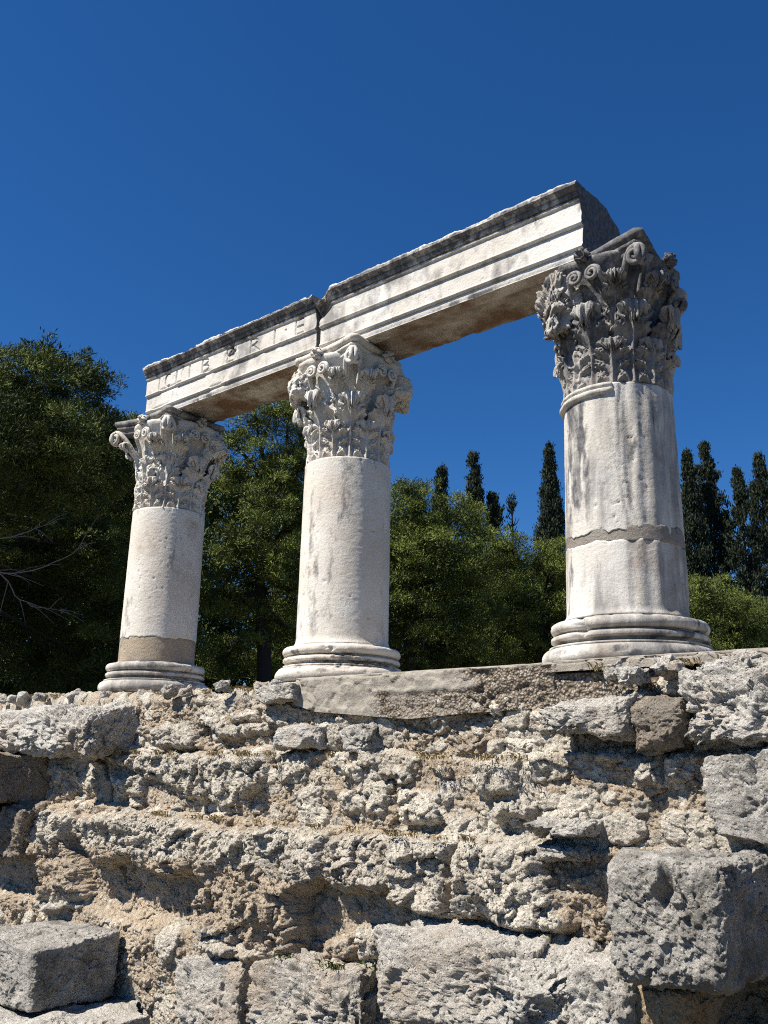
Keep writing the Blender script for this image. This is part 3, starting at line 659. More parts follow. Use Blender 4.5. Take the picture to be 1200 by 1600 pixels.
S('thin flat stone directly under the flat jutting stone', quad8((835, 1322), (902, 1326), (905, 1348), (840, 1344), -1.0, -.7), STONE_TAN, 327, 'wall_stone', rho=.25, amp=.015, n=40)
S('square tan block at the bottom, left of a dark vertical joint', quad8((272, 1505), (375, 1500), (378, 1640), (275, 1620), -1.14, -.8), STONE_TAN, 330, 'wall_block', 'stone block', rho=.12, amp=.03, n=60)
S('wide tan block at the bottom, right of the dark vertical joint', quad8((384, 1503), (556, 1518), (560, 1660), (384, 1650), -1.16, -.8), STONE_TAN, 331, 'wall_block', 'stone block', rho=.12, amp=.034, n=72)


# ------------------------------------------------------------------ the rubble wall itself
def poly_sdf(px, pz, poly):
    """signed distance, positive inside"""
    d = np.full(px.shape, 9.0); ins = np.zeros(px.shape, bool); n = len(poly)
    for i in range(n):
        (ax, az), (bx, bz) = poly[i], poly[(i + 1) % n]; ex, ez = bx - ax, bz - az
        t = np.clip(((px - ax) * ex + (pz - az) * ez) / (ex * ex + ez * ez + 1e-12), 0, 1)
        d = np.minimum(d, np.hypot(px - ax - t * ex, pz - az - t * ez))
        if az != bz: ins ^= ((az > pz) != (bz > pz)) & (px < (bx - ax) * (pz - az) / (bz - az) + ax)
    return np.where(ins, d, -d)
# stones bedded in the wall: outline in the photograph (found on the wall's own plane), how far it stands out, stone (1) or mortar (0), tone, roughness
BEDDED = [
    ([(150, 1180), (240, 1176), (390, 1182), (394, 1205), (385, 1235), (340, 1262), (300, 1250), (220, 1215), (160, 1200)], .075, .9, .45, .9),
    ([(48, 1270), (75, 1262), (110, 1268), (105, 1320), (118, 1370), (125, 1400), (95, 1435), (75, 1420), (60, 1345), (45, 1310)], .14, .7, .55, 1.0),
    ([(110, 1275), (215, 1268), (300, 1290), (322, 1300), (318, 1350), (290, 1376), (225, 1365), (205, 1340), (150, 1360), (140, 1330), (110, 1310)], .13, .6, .55, .8),
    ([(300, 1295), (420, 1290), (500, 1300), (508, 1370), (462, 1402), (460, 1495), (400, 1502), (330, 1484), (300, 1445), (318, 1380)], .17, .6, .5, .8),
    ([(500, 1305), (600, 1300), (650, 1330), (650, 1370), (600, 1396), (520, 1395), (505, 1370)], .14, .6, .5, .9),
    ([(600, 1312), (704, 1318), (700, 1432), (650, 1430), (602, 1417), (608, 1350)], .15, .5, .5, .6),
    ([(706, 1320), (835, 1318), (845, 1370), (885, 1440), (875, 1460), (800, 1452), (706, 1437)], .16, .6, .6, .8),
    ([(640, 1110), (668, 1112), (665, 1135), (640, 1128)], .035, 1, .5, .3), ([(700, 1098), (725, 1095), (722, 1112), (702, 1112)], .04, 1, .5, .3),
    ([(727, 1097), (753, 1093), (752, 1110), (729, 1110)], .045, 1, .9, .3), ([(760, 1145), (805, 1150), (800, 1180), (760, 1172)], .055, 1, .9, .4),
    ([(730, 1152), (757, 1150), (748, 1182), (728, 1182)], .06, 1, .4, .3), ([(813, 1130), (850, 1125), (845, 1145), (815, 1145)], .04, 1, .6, .4),
    ([(755, 1255), (815, 1250), (812, 1282), (758, 1280)], .05, 1, .5, .8), ([(825, 1265), (900, 1262), (905, 1290), (830, 1300)], .05, .9, .7, .6),
    ([(605, 1310), (655, 1308), (655, 1340), (610, 1355)], .17, 1, .6, .4), ([(708, 1185), (780, 1190), (783, 1240), (735, 1245), (712, 1220)], .075, 1, .6, .6),
    ([(600, 1232), (670, 1236), (668, 1285), (605, 1288)], .07, 1, .75, .7), ([(745, 1322), (800, 1322), (790, 1370), (745, 1350)], .185, 1, .7, .4),
    ([(805, 1370), (850, 1370), (862, 1442), (800, 1447)], .18, .9, .85, .5), ([(325, 1110), (370, 1105), (372, 1120), (328, 1122)], .045, 1, .7, .3),
    ([(380, 1112), (415, 1110), (412, 1132), (385, 1134)], .05, 1, .6, .3), ([(300, 1130), (380, 1125), (394, 1140), (350, 1152), (305, 1152)], .06, .9, .5, .5),
    ([(508, 1200), (543, 1192), (540, 1222), (512, 1215)], .055, 1, .85, .3), ([(508, 1240), (550, 1238), (552, 1270), (508, 1272)], .05, 1, .6, .4),
    ([(557, 1225), (592, 1222), (577, 1280), (555, 1272)], .05, 1, .7, .4), ([(425, 1185), (465, 1182), (462, 1205), (428, 1205)], .045, 1, .8, .4),
    ([(160, 1210), (208, 1212), (205, 1245), (165, 1245)], .07, .8, .6, .8), ([(215, 1130), (262, 1130), (277, 1170), (213, 1172)], .10, 1, .35, .7),
    ([(1022, 1168), (1080, 1172), (1060, 1215), (1020, 1215)], .06, .5, .7, .3), ([(918, 1170), (962, 1165), (960, 1190), (915, 1190)], .06, 1, .3, .5),
    ([(975, 1185), (1010, 1185), (1018, 1225), (972, 1222)], .05, 1, .5, .6), ([(1000, 1052), (1038, 1048), (1040, 1080), (998, 1082)], .05, 1, .8, .4),
    ([(505, 1470), (552, 1462), (560, 1500), (505, 1505)], .06, .3, .5, .6), ([(555, 1450), (600, 1452), (602, 1500), (556, 1508)], .10, 1, .6, .5)]
def wall():
    # path in (y, z): over the top, then down the face
    top = np.linspace(.95, -.62, 120); nf = 470; face = np.linspace(-.055, -2.45, nf)
    yy = np.concatenate([top, [-.66, -.69], np.full(nf, -.70)]); zz = np.concatenate([np.full(120, -.015), [-.02, -.035], face])
    xs = np.concatenate([np.linspace(-9.5, -5.2, 170)[:-1], np.linspace(-5.2, 4.4, 1830), np.linspace(4.4, 6.6, 90)[1:]]); nx, ns = len(xs), len(yy)
    X = np.broadcast_to(xs[:, None], (nx, ns)); Z0 = np.broadcast_to(zz, (nx, ns)); Y0 = np.broadcast_to(yy, (nx, ns))
    faceW = sstep(-.02, -.10, Z0)                          # 0 on top, 1 on the face
    P = np.stack([X, Y0 * .8, Z0], -1)
    wav = .05 * vn(np.stack([X * 1.1, X * 0, Z0 * .8], -1), 4) + .02 * vn(np.stack([X * 4, X * 0, Z0 * 2], -1), 5)
    zw = Z0 + wav
    D = .085 * sstep(-.43, -.465, zw) + .085 * sstep(-.85, -.89, zw) + .09 * sstep(-1.58, -1.64, zw)
    D = D - .04 * sstep(-1.12, -1.20, zw) * (1 - sstep(-1.50, -1.60, zw)) * (X < .9)          # recessed mortar band of the lower left
    rec = sstep(2.95, 3.15, X) * sstep(-1.28, -1.36, Z0); D = D - .45 * rec                    # hollow under the big boulder
    W_ = P + .05 * np.stack([vn(P * 6, 61), vn(P * 6, 62), vn(P * 6, 63)], -1)
    S2 = np.stack([W_[..., 0], W_[..., 2] - W_[..., 1]], -1) + .012 * np.stack([vn(P * 25, 64), vn(P * 25, 65)], -1)
    big = .030 * fbm(P * 2.2, 3, seed=1) + .024 * fbm(W_ * 5.0, 3, seed=2) + .014 * fbm(W_ * 11, 3, gain=.6, seed=3, ridged=True)
    rough = .16 + .60 * sstep(-.35, .35, fbm(P * np.array([2.4, 2.4, 4]), 3, seed=51))
    big = big + .019 * chunk(S2 * np.array([4.2, 7.0]), 71)
    c2 = chunk(S2 * np.array([13, 17]), 72)
    # random stones bedded in mortar
    H = np.zeros((nx, ns)); stone = np.zeros((nx, ns)); tone = .5 + .25 * vn(P * 3, 8)
    rg = np.random.default_rng(12)
    sc = np.concatenate([[0], np.cumsum(np.hypot(np.diff(yy), np.diff(zz)))])
    for k in range(6500):
        big_k = k < 420
        a = rg.uniform(.05, .125) if big_k else (rg.uniform(.022, .055) if k < 2200 else rg.uniform(.009, .022))
        b = a * rg.uniform(.45, .9); cx = rg.uniform(-5.6, 4.6); cs = rg.uniform(1.15, sc[-1] - .1); ang = rg.normal(0, .25)
        h = b * rg.uniform(.26, .55) if not big_k else rg.uniform(.022, .052)
        if k < 2200 and cs > 1.55 + .92 and rg.random() < .65: continue          # the lower courses are big flat blocks
        h = h * .82
        i0, i1 = np.searchsorted(xs, [cx - a * 1.3, cx + a * 1.3])
        j0, j1 = np.searchsorted(sc, [cs - a * 1.3, cs + a * 1.3])
        if i1 <= i0 + 1 or j1 <= j0 + 1: continue
        gx = xs[i0:i1][:, None] - cx; gs = sc[j0:j1][None, :] - cs
        wob = 1 + .28 * vn(np.stack([gx * 1.6 / a + k + 0 * gs, gs * 1.6 / a + 0 * gx, 0 * gx + 0 * gs + k * .37], -1), 31)
        u = (gx * math.cos(ang) + gs * math.sin(ang)) / a / wob; v = (-gx * math.sin(ang) + gs * math.cos(ang)) / b / wob
        p = rg.uniform(2.2, 4.5); r = (np.abs(u) ** p + np.abs(v) ** p) ** (1 / p)
        tilt = 1 + rg.normal(0, .3) * u + rg.normal(.15, .3) * v
        hh = h * np.clip(1 - r ** rg.uniform(4, 11), 0, 1) ** .5 * np.clip(tilt, .25, 1.5)
        hh = np.where(r < 1, hh, 0)
        cur = H[i0:i1, j0:j1]; m = hh > cur
        H[i0:i1, j0:j1] = np.where(m, hh, cur); stone[i0:i1, j0:j1] = np.where(m, sstep(0, h * .30, hh) * rg.choice([1.0, .85, .3], p=[.55, .3, .15]), stone[i0:i1, j0:j1])
        tone[i0:i1, j0:j1] = np.where(m, rg.uniform(.1, .95), tone[i0:i1, j0:j1])
    for q, (poly, hgt, st_, tn_, rf_) in enumerate(BEDDED):
        W2 = np.array([onY(a, b, -.90 - hgt * .6)[[0, 2]] for a, b in poly]); x_0, x_1 = W2[:, 0].min() - .06, W2[:, 0].max() + .06; z_0, z_1 = W2[:, 1].min() - .06, W2[:, 1].max() + .06
        i0, i1 = np.searchsorted(xs, [x_0, x_1]); js = np.where((zz >= z_0) & (zz <= z_1) & (yy < -.65))[0]
        if i1 - i0 < 3 or len(js) < 3: continue
        sl = (slice(i0, i1), slice(js[0], js[-1] + 1)); Ps = P[sl]; wx = vn(Ps * 9, 101) * .018 + vn(Ps * 28, 103) * .007; wz = vn(Ps * 9, 102) * .018 + vn(Ps * 28, 104) * .007
        sd = poly_sdf(X[sl] + wx, Z0[sl] + wz, [tuple(p) for p in W2]); e = min(.05, .35 * hgt + .012)
        zc_ = (Z0[sl] - W2[:, 1].mean()) / (z_1 - z_0); m_ = np.clip(sd / e, 0, 1) ** .55
        body = hgt * (1 - .35 * zc_) * (1 + .25 * vn(Ps * 4.5, 105 + q)) + .4 * min(hgt, .09) * chunk(S2[sl] * np.array([8, 10]), 110 + q) + rf_ * (.016 * chunk(S2[sl] * np.array([7, 9]), 120 + q) + .008 * chunk(S2[sl] * np.array([18, 22]), 140 + q))
        tgt = -D[sl] * 0 + body - np.clip(D[sl] - .085 * (Z0[sl] < -.45) - .085 * (Z0[sl] < -.87), -.2, .0) * 1.0
        H[sl] = np.where(sd > 0, H[sl] * (1 - m_) + m_ * tgt, H[sl]); big[sl] = big[sl] * (1 - .6 * m_ * (sd > 0))
        stone[sl] = np.where(sd > 0, st_ * m_ + stone[sl] * (1 - m_), stone[sl]); tone[sl] = np.where(sd > 0, tn_, tone[sl]); rough[sl] = np.where(sd > 0, rough[sl] * (1 - m_) + m_ * (.35 + .8 * rf_), rough[sl])
    rough = rough * (1 - .70 * np.clip(stone, 0, 1))
    big = big + .014 * rough * c2
    fine = rough * (.009 * chunk(S2 * np.array([30, 36]), 73) + .005 * chunk(S2 * np.array([66, 74]), 74)) + .006 * fbm(P * 40, 3, gain=.65, seed=7) - .011 * rough * sstep(.25, .45, fbm(W_ * 14, 3, seed=9)) - .006 * sstep(.28, .45, fbm(P * 38, 2, seed=10))
    conc = sstep(.2, .32, X) * (1 - sstep(2.7, 2.9, X)) * sstep(-.13, -.07, Z0 + .06 * vn(np.stack([X * 5, X * 0, X * 0], -1), 23))                # behind the concrete footing: keep back
    conc2 = sstep(.2, .32, X) * (Z0 > -.045)
    d = D + big + H + fine
    d = d * (1 - conc) - .06 * conc
    d = np.where((conc2 > 0) & (Z0 > -.05), np.minimum(d, -.01), d)
    topamp = (1 - faceW) * (1 - conc2)
    Y = Y0 - d * faceW; Z = Z0 + topamp * (big * .8 + H + fine + .055 * sstep(-.6, -2, X - 0)) - faceW * 0
    stone = np.clip(.16 + stone * .95 + .35 * sstep(.05, .4, fbm(P * 2.2, 3, seed=14)), 0, 1)
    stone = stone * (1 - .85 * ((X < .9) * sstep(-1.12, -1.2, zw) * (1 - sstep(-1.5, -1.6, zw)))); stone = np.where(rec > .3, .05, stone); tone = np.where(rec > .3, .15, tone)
    V = np.stack([X, Y, Z], -1); nrm = np.cross(np.gradient(V, axis=1), np.gradient(V, axis=0)); nrm /= np.linalg.norm(nrm, axis=-1, keepdims=True) + 1e-12
    nrm = np.where(nrm[..., 1:2] > 0, -nrm, nrm) if True else nrm
    steep = sstep(.85, .45, np.abs(nrm[..., 1])) * faceW
    V = V + nrm * (steep * (.016 * fbm(V * 16, 4, gain=.62, seed=201, ridged=True) + .008 * fbm(V * 50, 2, seed=205)) * (1 - conc2) * (1 - conc))[..., None]
    o = mesh_obj('rubble_wall', V, grid_faces(nx, ns), RUBBLE, None, {'stone': stone, 'tone': np.clip(tone, 0, 1)})
    tag(o, 'ruined rubble wall of grey stones in tan mortar under the columns', 'wall'); o['kind'] = 'thing'
wall()
rl = np.random.default_rng(44)
for k in range(26):                                     # loose rubble lying along the crest
    x = float(rl.uniform(-4.3, .1)) if k < 17 else float(rl.uniform(2.65, 3.5)); y = float(rl.uniform(-.80, -.62)) if k < 17 else float(rl.uniform(-.86, -.79)); r = float(rl.uniform(.025, .065)); z = float(.005 + r * .4) if k < 17 else float(-.02 + r * .2)
    o = hexstone('loose_stone', box8(-r, r, -r * .7, r * .7, -r * .6, r * .6, r * .25, 700 + k), (STONE, STONE_PALE, STONE_TAN)[k % 3], 720 + k, rho=.3, amp=r * .28, n=16, facets=8)
    o.location = (x, y, z); o.rotation_euler = (float(rl.normal(0, .2)), float(rl.normal(0, .2)), float(rl.uniform(0, 3)))
    tag(o, 'small loose stone lying on the crest of the rubble wall', 'stone', 'loose stones along the wall crest')

def slab(name, label, x0, x1, yf, yb, z0f, z1, gravel_f, seed):
    xs = np.linspace(x0, x1, int((x1 - x0) / .008)); nx = len(xs)
    t = np.concatenate([np.linspace(0, 1, 30)])                       # front face from bottom to top
    zt_ = np.concatenate([t, np.ones(90)]); yt = np.concatenate([np.full(30, yf), np.linspace(yf, yb, 91)[1:]])
    X = np.broadcast_to(xs[:, None], (nx, len(zt_))); zlo = z0f(xs)[:, None]; Z = zlo + (z1 - zlo) * zt_[None]
    Y = np.broadcast_to(yt, (nx, len(yt))).copy(); P = np.stack([X, Y, Z], -1)
    e = np.exp(-((Z - z1) / .012) ** 2) * np.exp(-((Y - yf) / .014) ** 2); nz = fbm(P * 16, 4, seed=seed)
    chp = np.clip(fbm(np.stack([X * 5, Y * 3, Z * 3], -1), 4, seed=seed + 9) - .05, 0, 1); Y = Y + e * (.008 + .010 * nz + .10 * chp) - (.012 * fbm(P * 6, 4, seed=seed + 1) + .006 * chunk(np.stack([X * 14, Z * 20], -1), seed)) * (zt_ < 1) ; Z = Z - e * (.006 + .05 * chp + .012 * np.clip(fbm(P * 7, 3, seed=seed + 3), 0, 1)) + .003 * fbm(P * 12, 3, seed=seed + 2) * (zt_ >= 1)
    g = gravel_f(X, Z)
    Y = Y + g * (zt_ < 1) * (.014 + .010 * fbm(P * 34, 2, seed=seed + 5))
    V = np.stack([X, Y, Z], -1); a = Acc(); a.add(V, grid_faces(nx, len(zt_))[:, ::-1], gravel=g)
    for e_ in (0, nx - 1):       # ends
        r = V[e_]; b = np.broadcast_to(np.array([r[0, 0], yb, z0f(xs[e_:e_ + 1])[0]]), r.shape)
        W = np.stack([r + (b - r) * q for q in np.linspace(0, 1, 8)]); a.add(W, grid_faces(8, len(zt_)), gravel=.2)
    o = a.build(name, CONCRETE); return tag(o, label, 'footing')
slab('concrete_footing', 'weathered concrete footing with pebbly patches under the middle and nearest columns', .30, 2.32, -.765, .70,
     lambda x: np.interp(x, [.3, .5, 1.3, 1.8, 2.35], [-.12, -.17, -.23, -.20, -.18]), .062 * 1.0, lambda X, Z: sstep(1.70, 1.84, X + .05 * np.sin(Z * 40)) * sstep(.055, .03, Z) + .6 * sstep(.95, 1.1, X) * sstep(-.05, -.09, Z), 71)
slab('concrete_ledge', 'thin pale concrete edge running right from under the nearest column', 2.325, 6.3, -.775, .70, lambda x: x * 0 + .004, .066, lambda X, Z: X * 0 + .1, 73)
_g = slab('gravel_bed', 'brown pebbly gravel bank below the concrete edge under the nearest column', 2.31, 2.95, -.752, -.30, lambda x: x * 0 - .20, .0, lambda X, Z: X * 0 + 1.0, 75); _g['category'] = 'gravel bank'


# ------------------------------------------------------------------ trees
def sprays(P, outv, size, seed, k=3, lift=.35, aspect=.19):
    """leaf-sized triangles-pairs around the points P: returns V (n,4,3)"""
    rg = np.random.default_rng(seed); n = len(P)
    d = rg.normal(size=(n * k, 3)); d /= np.linalg.norm(d, axis=1, keepdims=True)
    o = np.repeat(outv, k, 0); d = d * .8 + o * .6 + np.array([0, 0, lift]); d /= np.linalg.norm(d, axis=1, keepdims=True)
    L = size * rg.uniform(.6, 1.35, (n * k, 1)); side = np.cross(d, rg.normal(size=(n * k, 3))); side /= np.linalg.norm(side, axis=1, keepdims=True) + 1e-9
    w = L * aspect * .5; b = np.repeat(P, k, 0) + rg.normal(0, size * .35, (n * k, 3))
    return np.stack([b - side * w * .5, b + d * L * .55 - side * w, b + d * L, b + d * L * .55 + side * w], 1)
def leaves_obj(name, quads, tone, mat, parent):
    V = quads.reshape(-1, 3); F = np.arange(len(V)).reshape(-1, 4)
    return mesh_obj(name, V, F, mat, parent, {'tone': np.repeat(tone, 4)}, smooth=False)

def clumped_tree(name, label, cat, base, clumps, seed, size, per, group, mat=PINE, trunk_r=.2, fill=.35, kk=3, limbs=True, tonev=(0, 1)):
    """clumps: list of (centre xyz, radius xyz); crown = shells of sprays over every clump and its sub-clumps"""
    rg = np.random.default_rng(seed); root = empty(name, base, label, cat, group)
    base = np.array(base, float); Q, T = [], []
    acc = Acc()
    top = max(c[0][2] for c in clumps); lean = np.mean([c[0] for c in clumps], 0)
    trunk_top = np.array([lean[0], lean[1], base[2] + (top - base[2]) * .8])
    path = [base + (trunk_top - base) * q + np.array([.25 * math.sin(q * 5 + seed), .25 * math.cos(q * 4 + seed), 0]) * q for q in np.linspace(0, 1, 9)]
    acc.add(*tube(np.array(path) - base, np.linspace(trunk_r, trunk_r * .25, 9), 9))
    for ci, (c, R) in enumerate(clumps):
        c, R = np.array(c, float), np.array(R, float); vol = float(np.prod(R)) ** (1 / 3)
        if limbs:
            q = np.clip(.25 + .6 * (c[2] - base[2]) / max(trunk_top[2] - base[2], .1), .15, .95); st = base + (trunk_top - base) * q
            mid = (st + c) / 2 + rg.normal(0, .15, 3); acc.add(*tube(np.array([st, mid, c]) - base, [trunk_r * .4, trunk_r * .25, trunk_r * .08], 6))
        ns = max(6, int(22 * rg.uniform(.8, 1.2)))
        ctone = rg.uniform(.15, .85)
        for _ in range(ns):                       # sub-clumps scattered through the clump, mostly near its skin
            d = rg.normal(size=3); d /= np.linalg.norm(d); r = rg.uniform(.45, 1.0) ** .6; sc_ = c + d * R * r; sr = vol * rg.uniform(.20, .36)
            npt = int(per * (sr / .5) ** 2 * rg.uniform(.7, 1.3)) + 6
            dd = rg.normal(size=(npt, 3)); dd /= np.linalg.norm(dd, axis=1, keepdims=True); dd[:, 2] = np.where(dd[:, 2] < -.35, -dd[:, 2], dd[:, 2])
            pts = sc_ + dd * sr * rg.uniform(.35, 1.05, (npt, 1)) * np.array([1.15, 1.15, .8])
            q_ = sprays(pts, dd, size, int(rg.integers(1e9)), kk); Q.append(q_)
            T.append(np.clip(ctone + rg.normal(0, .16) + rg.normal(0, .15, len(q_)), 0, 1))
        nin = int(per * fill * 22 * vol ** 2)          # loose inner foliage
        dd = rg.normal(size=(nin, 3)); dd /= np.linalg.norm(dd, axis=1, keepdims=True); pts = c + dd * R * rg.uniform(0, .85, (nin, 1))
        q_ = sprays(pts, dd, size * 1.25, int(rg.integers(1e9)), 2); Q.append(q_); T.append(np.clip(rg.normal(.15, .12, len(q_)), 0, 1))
    acc.build('trunk', BARK, root)
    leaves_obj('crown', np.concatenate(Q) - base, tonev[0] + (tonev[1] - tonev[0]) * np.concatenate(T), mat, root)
    return root
def px_clumps(lst, D, flat=.8):
    """(px, py, radius in px, extra distance) -> clumps round real points at about distance D"""
    out = []
    for px, py, r, dd in lst:
        c = atD(px, py, D + dd); R = r * (D + dd) / FPX; out.append((c, (R, R, R * flat)))
    return out
GZ = -.22
def foot(px, D):
    p = atD(px, 1100, D); return (p[0], p[1], GZ)
PG = 'pines behind the ruin'
clumped_tree('pine_tree', 'huge dark pine filling the left edge behind the farthest column', 'tree', foot(-90, 17), px_clumps(
    [(-60, 600, 85, -1.5), (30, 600, 72, -2), (92, 610, 66, -1.8), (10, 690, 85, -2.5), (105, 690, 72, -2.2), (165, 680, 52, -1), (190, 735, 50, -.6), (-70, 700, 90, -2.2), (60, 760, 75, -1.6), (140, 765, 62, -1), (-40, 790, 85, -1.2), (70, 562, 46, -1.2), (125, 585, 40, -1.0), (150, 606, 42, -1.2), (-60, 690, 95, 2.2), (-130, 610, 110, 2.2), (20, 700, 90, 2.4), (90, 690, 80, 2.2), (-180, 560, 110, 2.5), (-220, 500, 110, 2), (-10, 620, 80, 2.5), (-110, 740, 100, 2.6), (150, 740, 60, 2), (60, 860, 80, 2), (150, 860, 70, 2), (-30, 890, 90, 2), (60, 930, 90, 2.5), (160, 950, 80, 2.5), (-40, 980, 90, 2.5), (60, 1030, 80, 3), (160, 1040, 70, 3), (-130, 640, 95, -2.5), (-240, 620, 110, -2.5), (-360, 640, 120, -2), (-160, 760, 100, -1.5), (-280, 760, 120, -1), (-420, 780, 120, -1), (-180, 880, 110, -.5), (-320, 900, 120, 0), (-200, 1000, 110, .5)], 17), 401, .075, 330, PG, trunk_r=.11, tonev=(0, .75))  # clumps far left and behind the crown added unseen, to shade its underside
clumped_tree('pine_tree', 'pine crown rising just left of the farthest capital, behind the huge dark pine', 'tree', foot(215, 21), px_clumps(
    [(140, 660, 48, .5), (190, 680, 48, 0), (215, 740, 60, 0), (150, 760, 60, 0), (230, 820, 60, 0), (160, 900, 70, 0), (240, 930, 70, 0), (200, 1010, 70, 0), (260, 700, 50, 0), (270, 800, 50, 0)], 21), 402, .085, 260, PG)
clumped_tree('pine_tree', 'tall sunlit pine seen between the farthest and middle columns', 'tree', foot(410, 21), px_clumps(
    [(450, 645, 52, 0), (400, 662, 42, .3), (365, 690, 34, .5), (480, 690, 50, .3), (470, 730, 52, 0), (372, 745, 40, .8), (420, 720, 45, .2), (425, 790, 62, -.4), (480, 800, 50, .2), (370, 850, 58, -.6), (440, 880, 62, -.4), (500, 900, 60, 0), (350, 930, 55, 0), (410, 970, 62, .3), (480, 990, 60, .5), (350, 1030, 55, .8), (430, 1050, 55, 1)], 21), 403, .078, 340, PG, tonev=(.15, 1.35), trunk_r=.22)
clumped_tree('pine_tree', 'broad rounded pine seen right of the middle column shaft', 'tree', foot(660, 25), px_clumps(
    [(655, 800, 55, 0), (610, 830, 60, 0), (715, 810, 48, .4), (680, 870, 70, -.5), (600, 920, 70, 0), (730, 880, 60, 0), (640, 960, 70, 0), (720, 960, 70, -.3), (570, 990, 60, .5), (650, 1040, 65, .5), (730, 1040, 60, .5), (640, 770, 30, .2), (530, 790, 42, 0), (540, 840, 46, 0), (510, 860, 46, 0)], 25), 404, .085, 300, PG, tonev=(.1, 1.25))  # end clumps, hidden behind the middle shaft, added to shade the lower foliage
clumped_tree('pine_tree', 'lower olive green pine standing left of the nearest column', 'tree', foot(830, 27), px_clumps(
    [(790, 860, 48, 0), (840, 885, 48, 0), (885, 880, 48, .4), (760, 920, 58, -.3), (820, 950, 62, -.4), (885, 950, 58, 0), (780, 1010, 60, 0), (860, 1015, 60, 0), (930, 930, 60, .4), (930, 1000, 60, .4)], 27), 405, .088, 290, PG, tonev=(.1, 1.25))
clumped_tree('pine_tree', 'bright green bushy pine at the right edge below the cypresses', 'tree', foot(1130, 24), px_clumps(
    [(1105, 930, 42, 0), (1145, 955, 40, -.4), (1090, 985, 44, 0), (1180, 990, 46, .2), (1140, 1010, 44, -.2), (1215, 960, 46, .5), (1060, 960, 45, .6), (1240, 1010, 50, 0), (1075, 1020, 40, .2)], 24), 406, .082, 300, PG, tonev=(.1, 1.0))
# dense dark wood farther back, closing the gaps under the crowns
def wood():
    rg = np.random.default_rng(77); Q, T = [], []
    for px in np.arange(-260, 1500, 27):
        D = rg.uniform(33, 40) if px > 300 else rg.uniform(28, 34)
        topy = np.interp(px, [-260, 0, 120, 260, 400, 520, 700, 780, 860, 940, 1080, 1200, 1500], [650, 640, 700, 760, 760, 790, 850, 900, 930, 950, 960, 970, 960])
        for py in np.arange(topy, 1110, 42):
            c = atD(px + rg.normal(0, 10), py + rg.normal(0, 10), D + rg.normal(0, 1.2)); R = 40 * D / FPX * rg.uniform(.8, 1.3)
            n = 330; dd = rg.normal(size=(n, 3)); dd /= np.linalg.norm(dd, axis=1, keepdims=True)
            q = sprays(c + dd * R * rg.uniform(.3, 1.0, (n, 1)), dd, .22, int(rg.integers(1e9)), 2, aspect=.4); Q.append(q); T.append(np.clip(rg.normal(rg.uniform(0, .5), .15, len(q)), 0, 1))
    o = leaves_obj('distant_wood', np.concatenate(Q), np.concatenate(T), PINE, None); o['kind'] = 'stuff'; tag(o, 'dark mass of woodland closing the view behind the pines', 'woodland')
wood()

def cypress(label, px, top, bottom, wpx, D, seed, ragged=.3, bare=0.0, dens=1.0, group='cypresses on the skyline'):
    rg = np.random.default_rng(seed); b = atD(px, bottom, D); t = atD(px, top, D); base = np.array([b[0], b[1], GZ]); Hh = (t[2] - base[2]) * 1.035; W = wpx * D / FPX
    root = empty('cypress_tree', base, label, 'cypress', group)
    a = Acc(); a.add(*tube([(0, 0, 0), (.05, 0, Hh * .5), (0, 0, Hh * .97)], [.16, .10, .025], 7))
    nb = int((165 - 75 * ragged) * dens * (Hh / 12)); zc = np.concatenate([rg.beta(1.15, 1.15, nb), rg.uniform(.84, .985, 14)]); nb = len(zc)
    ac = rg.uniform(0, 2 * math.pi, nb); prof = np.clip((1 - zc) * 1.9, 0.004, 1) ** .95 * W * .66
    rc = prof * rg.uniform(.15, 1.0, nb) ** .6 * (1 + ragged * rg.normal(0, .7, nb)).clip(.1, 2.6)
    m = 24; up = rg.uniform(0, 1, (nb, m)); ln = rg.uniform(.5, 1.25, (nb, 1)) * (1 + .3 * ragged) * np.clip((1 - zc) * 3.2, .14, 1)[:, None]
    lean_ = .06 + .62 * ragged * rg.random((nb, 1)) ** 1.5; th_ = (.07 + .12 * (1 - ragged)) * (1.15 - up) * np.clip((1 - zc) * 3.5, .12, 1)[:, None]
    xx = np.cos(ac)[:, None] * (rc[:, None] + lean_ * ln * up) + rg.normal(0, 1, (nb, m)) * th_; yy_ = np.sin(ac)[:, None] * (rc[:, None] + lean_ * ln * up) + rg.normal(0, 1, (nb, m)) * th_
    z = ((zc[:, None] * Hh + ln * (up - .35)) / Hh).clip(.02, 1.02).ravel(); rr = np.hypot(xx, yy_).ravel(); an = np.arctan2(yy_, xx).ravel()
    if bare:
        keep = (rg.random(len(z)) < (1 - bare) * np.clip(1.3 - z, .25, 1)) & (vn(np.stack([an, z * 14, z * 0], -1), seed + 9) > -.15); z, rr, an = z[keep], rr[keep], an[keep]
        for k in range(46):
            zz = rg.uniform(.35, .96) * Hh; aa = rg.uniform(0, 6.28); l = W * .55 * (1.05 - zz / Hh) + .25
            a.add(*tube([(0, 0, zz), (math.cos(aa) * l * .6, math.sin(aa) * l * .6, zz + l * .35), (math.cos(aa) * l, math.sin(aa) * l, zz + l * 1.0)], [.035, .025, .012], 5))
    P = np.stack([rr * np.cos(an), rr * np.sin(an), z * Hh], -1); out = np.stack([np.cos(an) * .5, np.sin(an) * .5, np.full(len(an), .9)], -1)
    q = sprays(np.repeat(P, 4, 0) + rg.normal(0, .07, (len(P) * 4, 3)), np.repeat(out, 4, 0), .16, seed, 2, lift=.9, aspect=.36)
    a.build('trunk', BARK, root); leaves_obj('crown', q, np.clip(rg.normal(.4, .25, len(q)), 0, 1), CYPRESS, root)
cypress('small cypress tip just over the broad rounded pine, leftmost on the skyline', 689, 722, 1000, 26, 42, 501, .35)
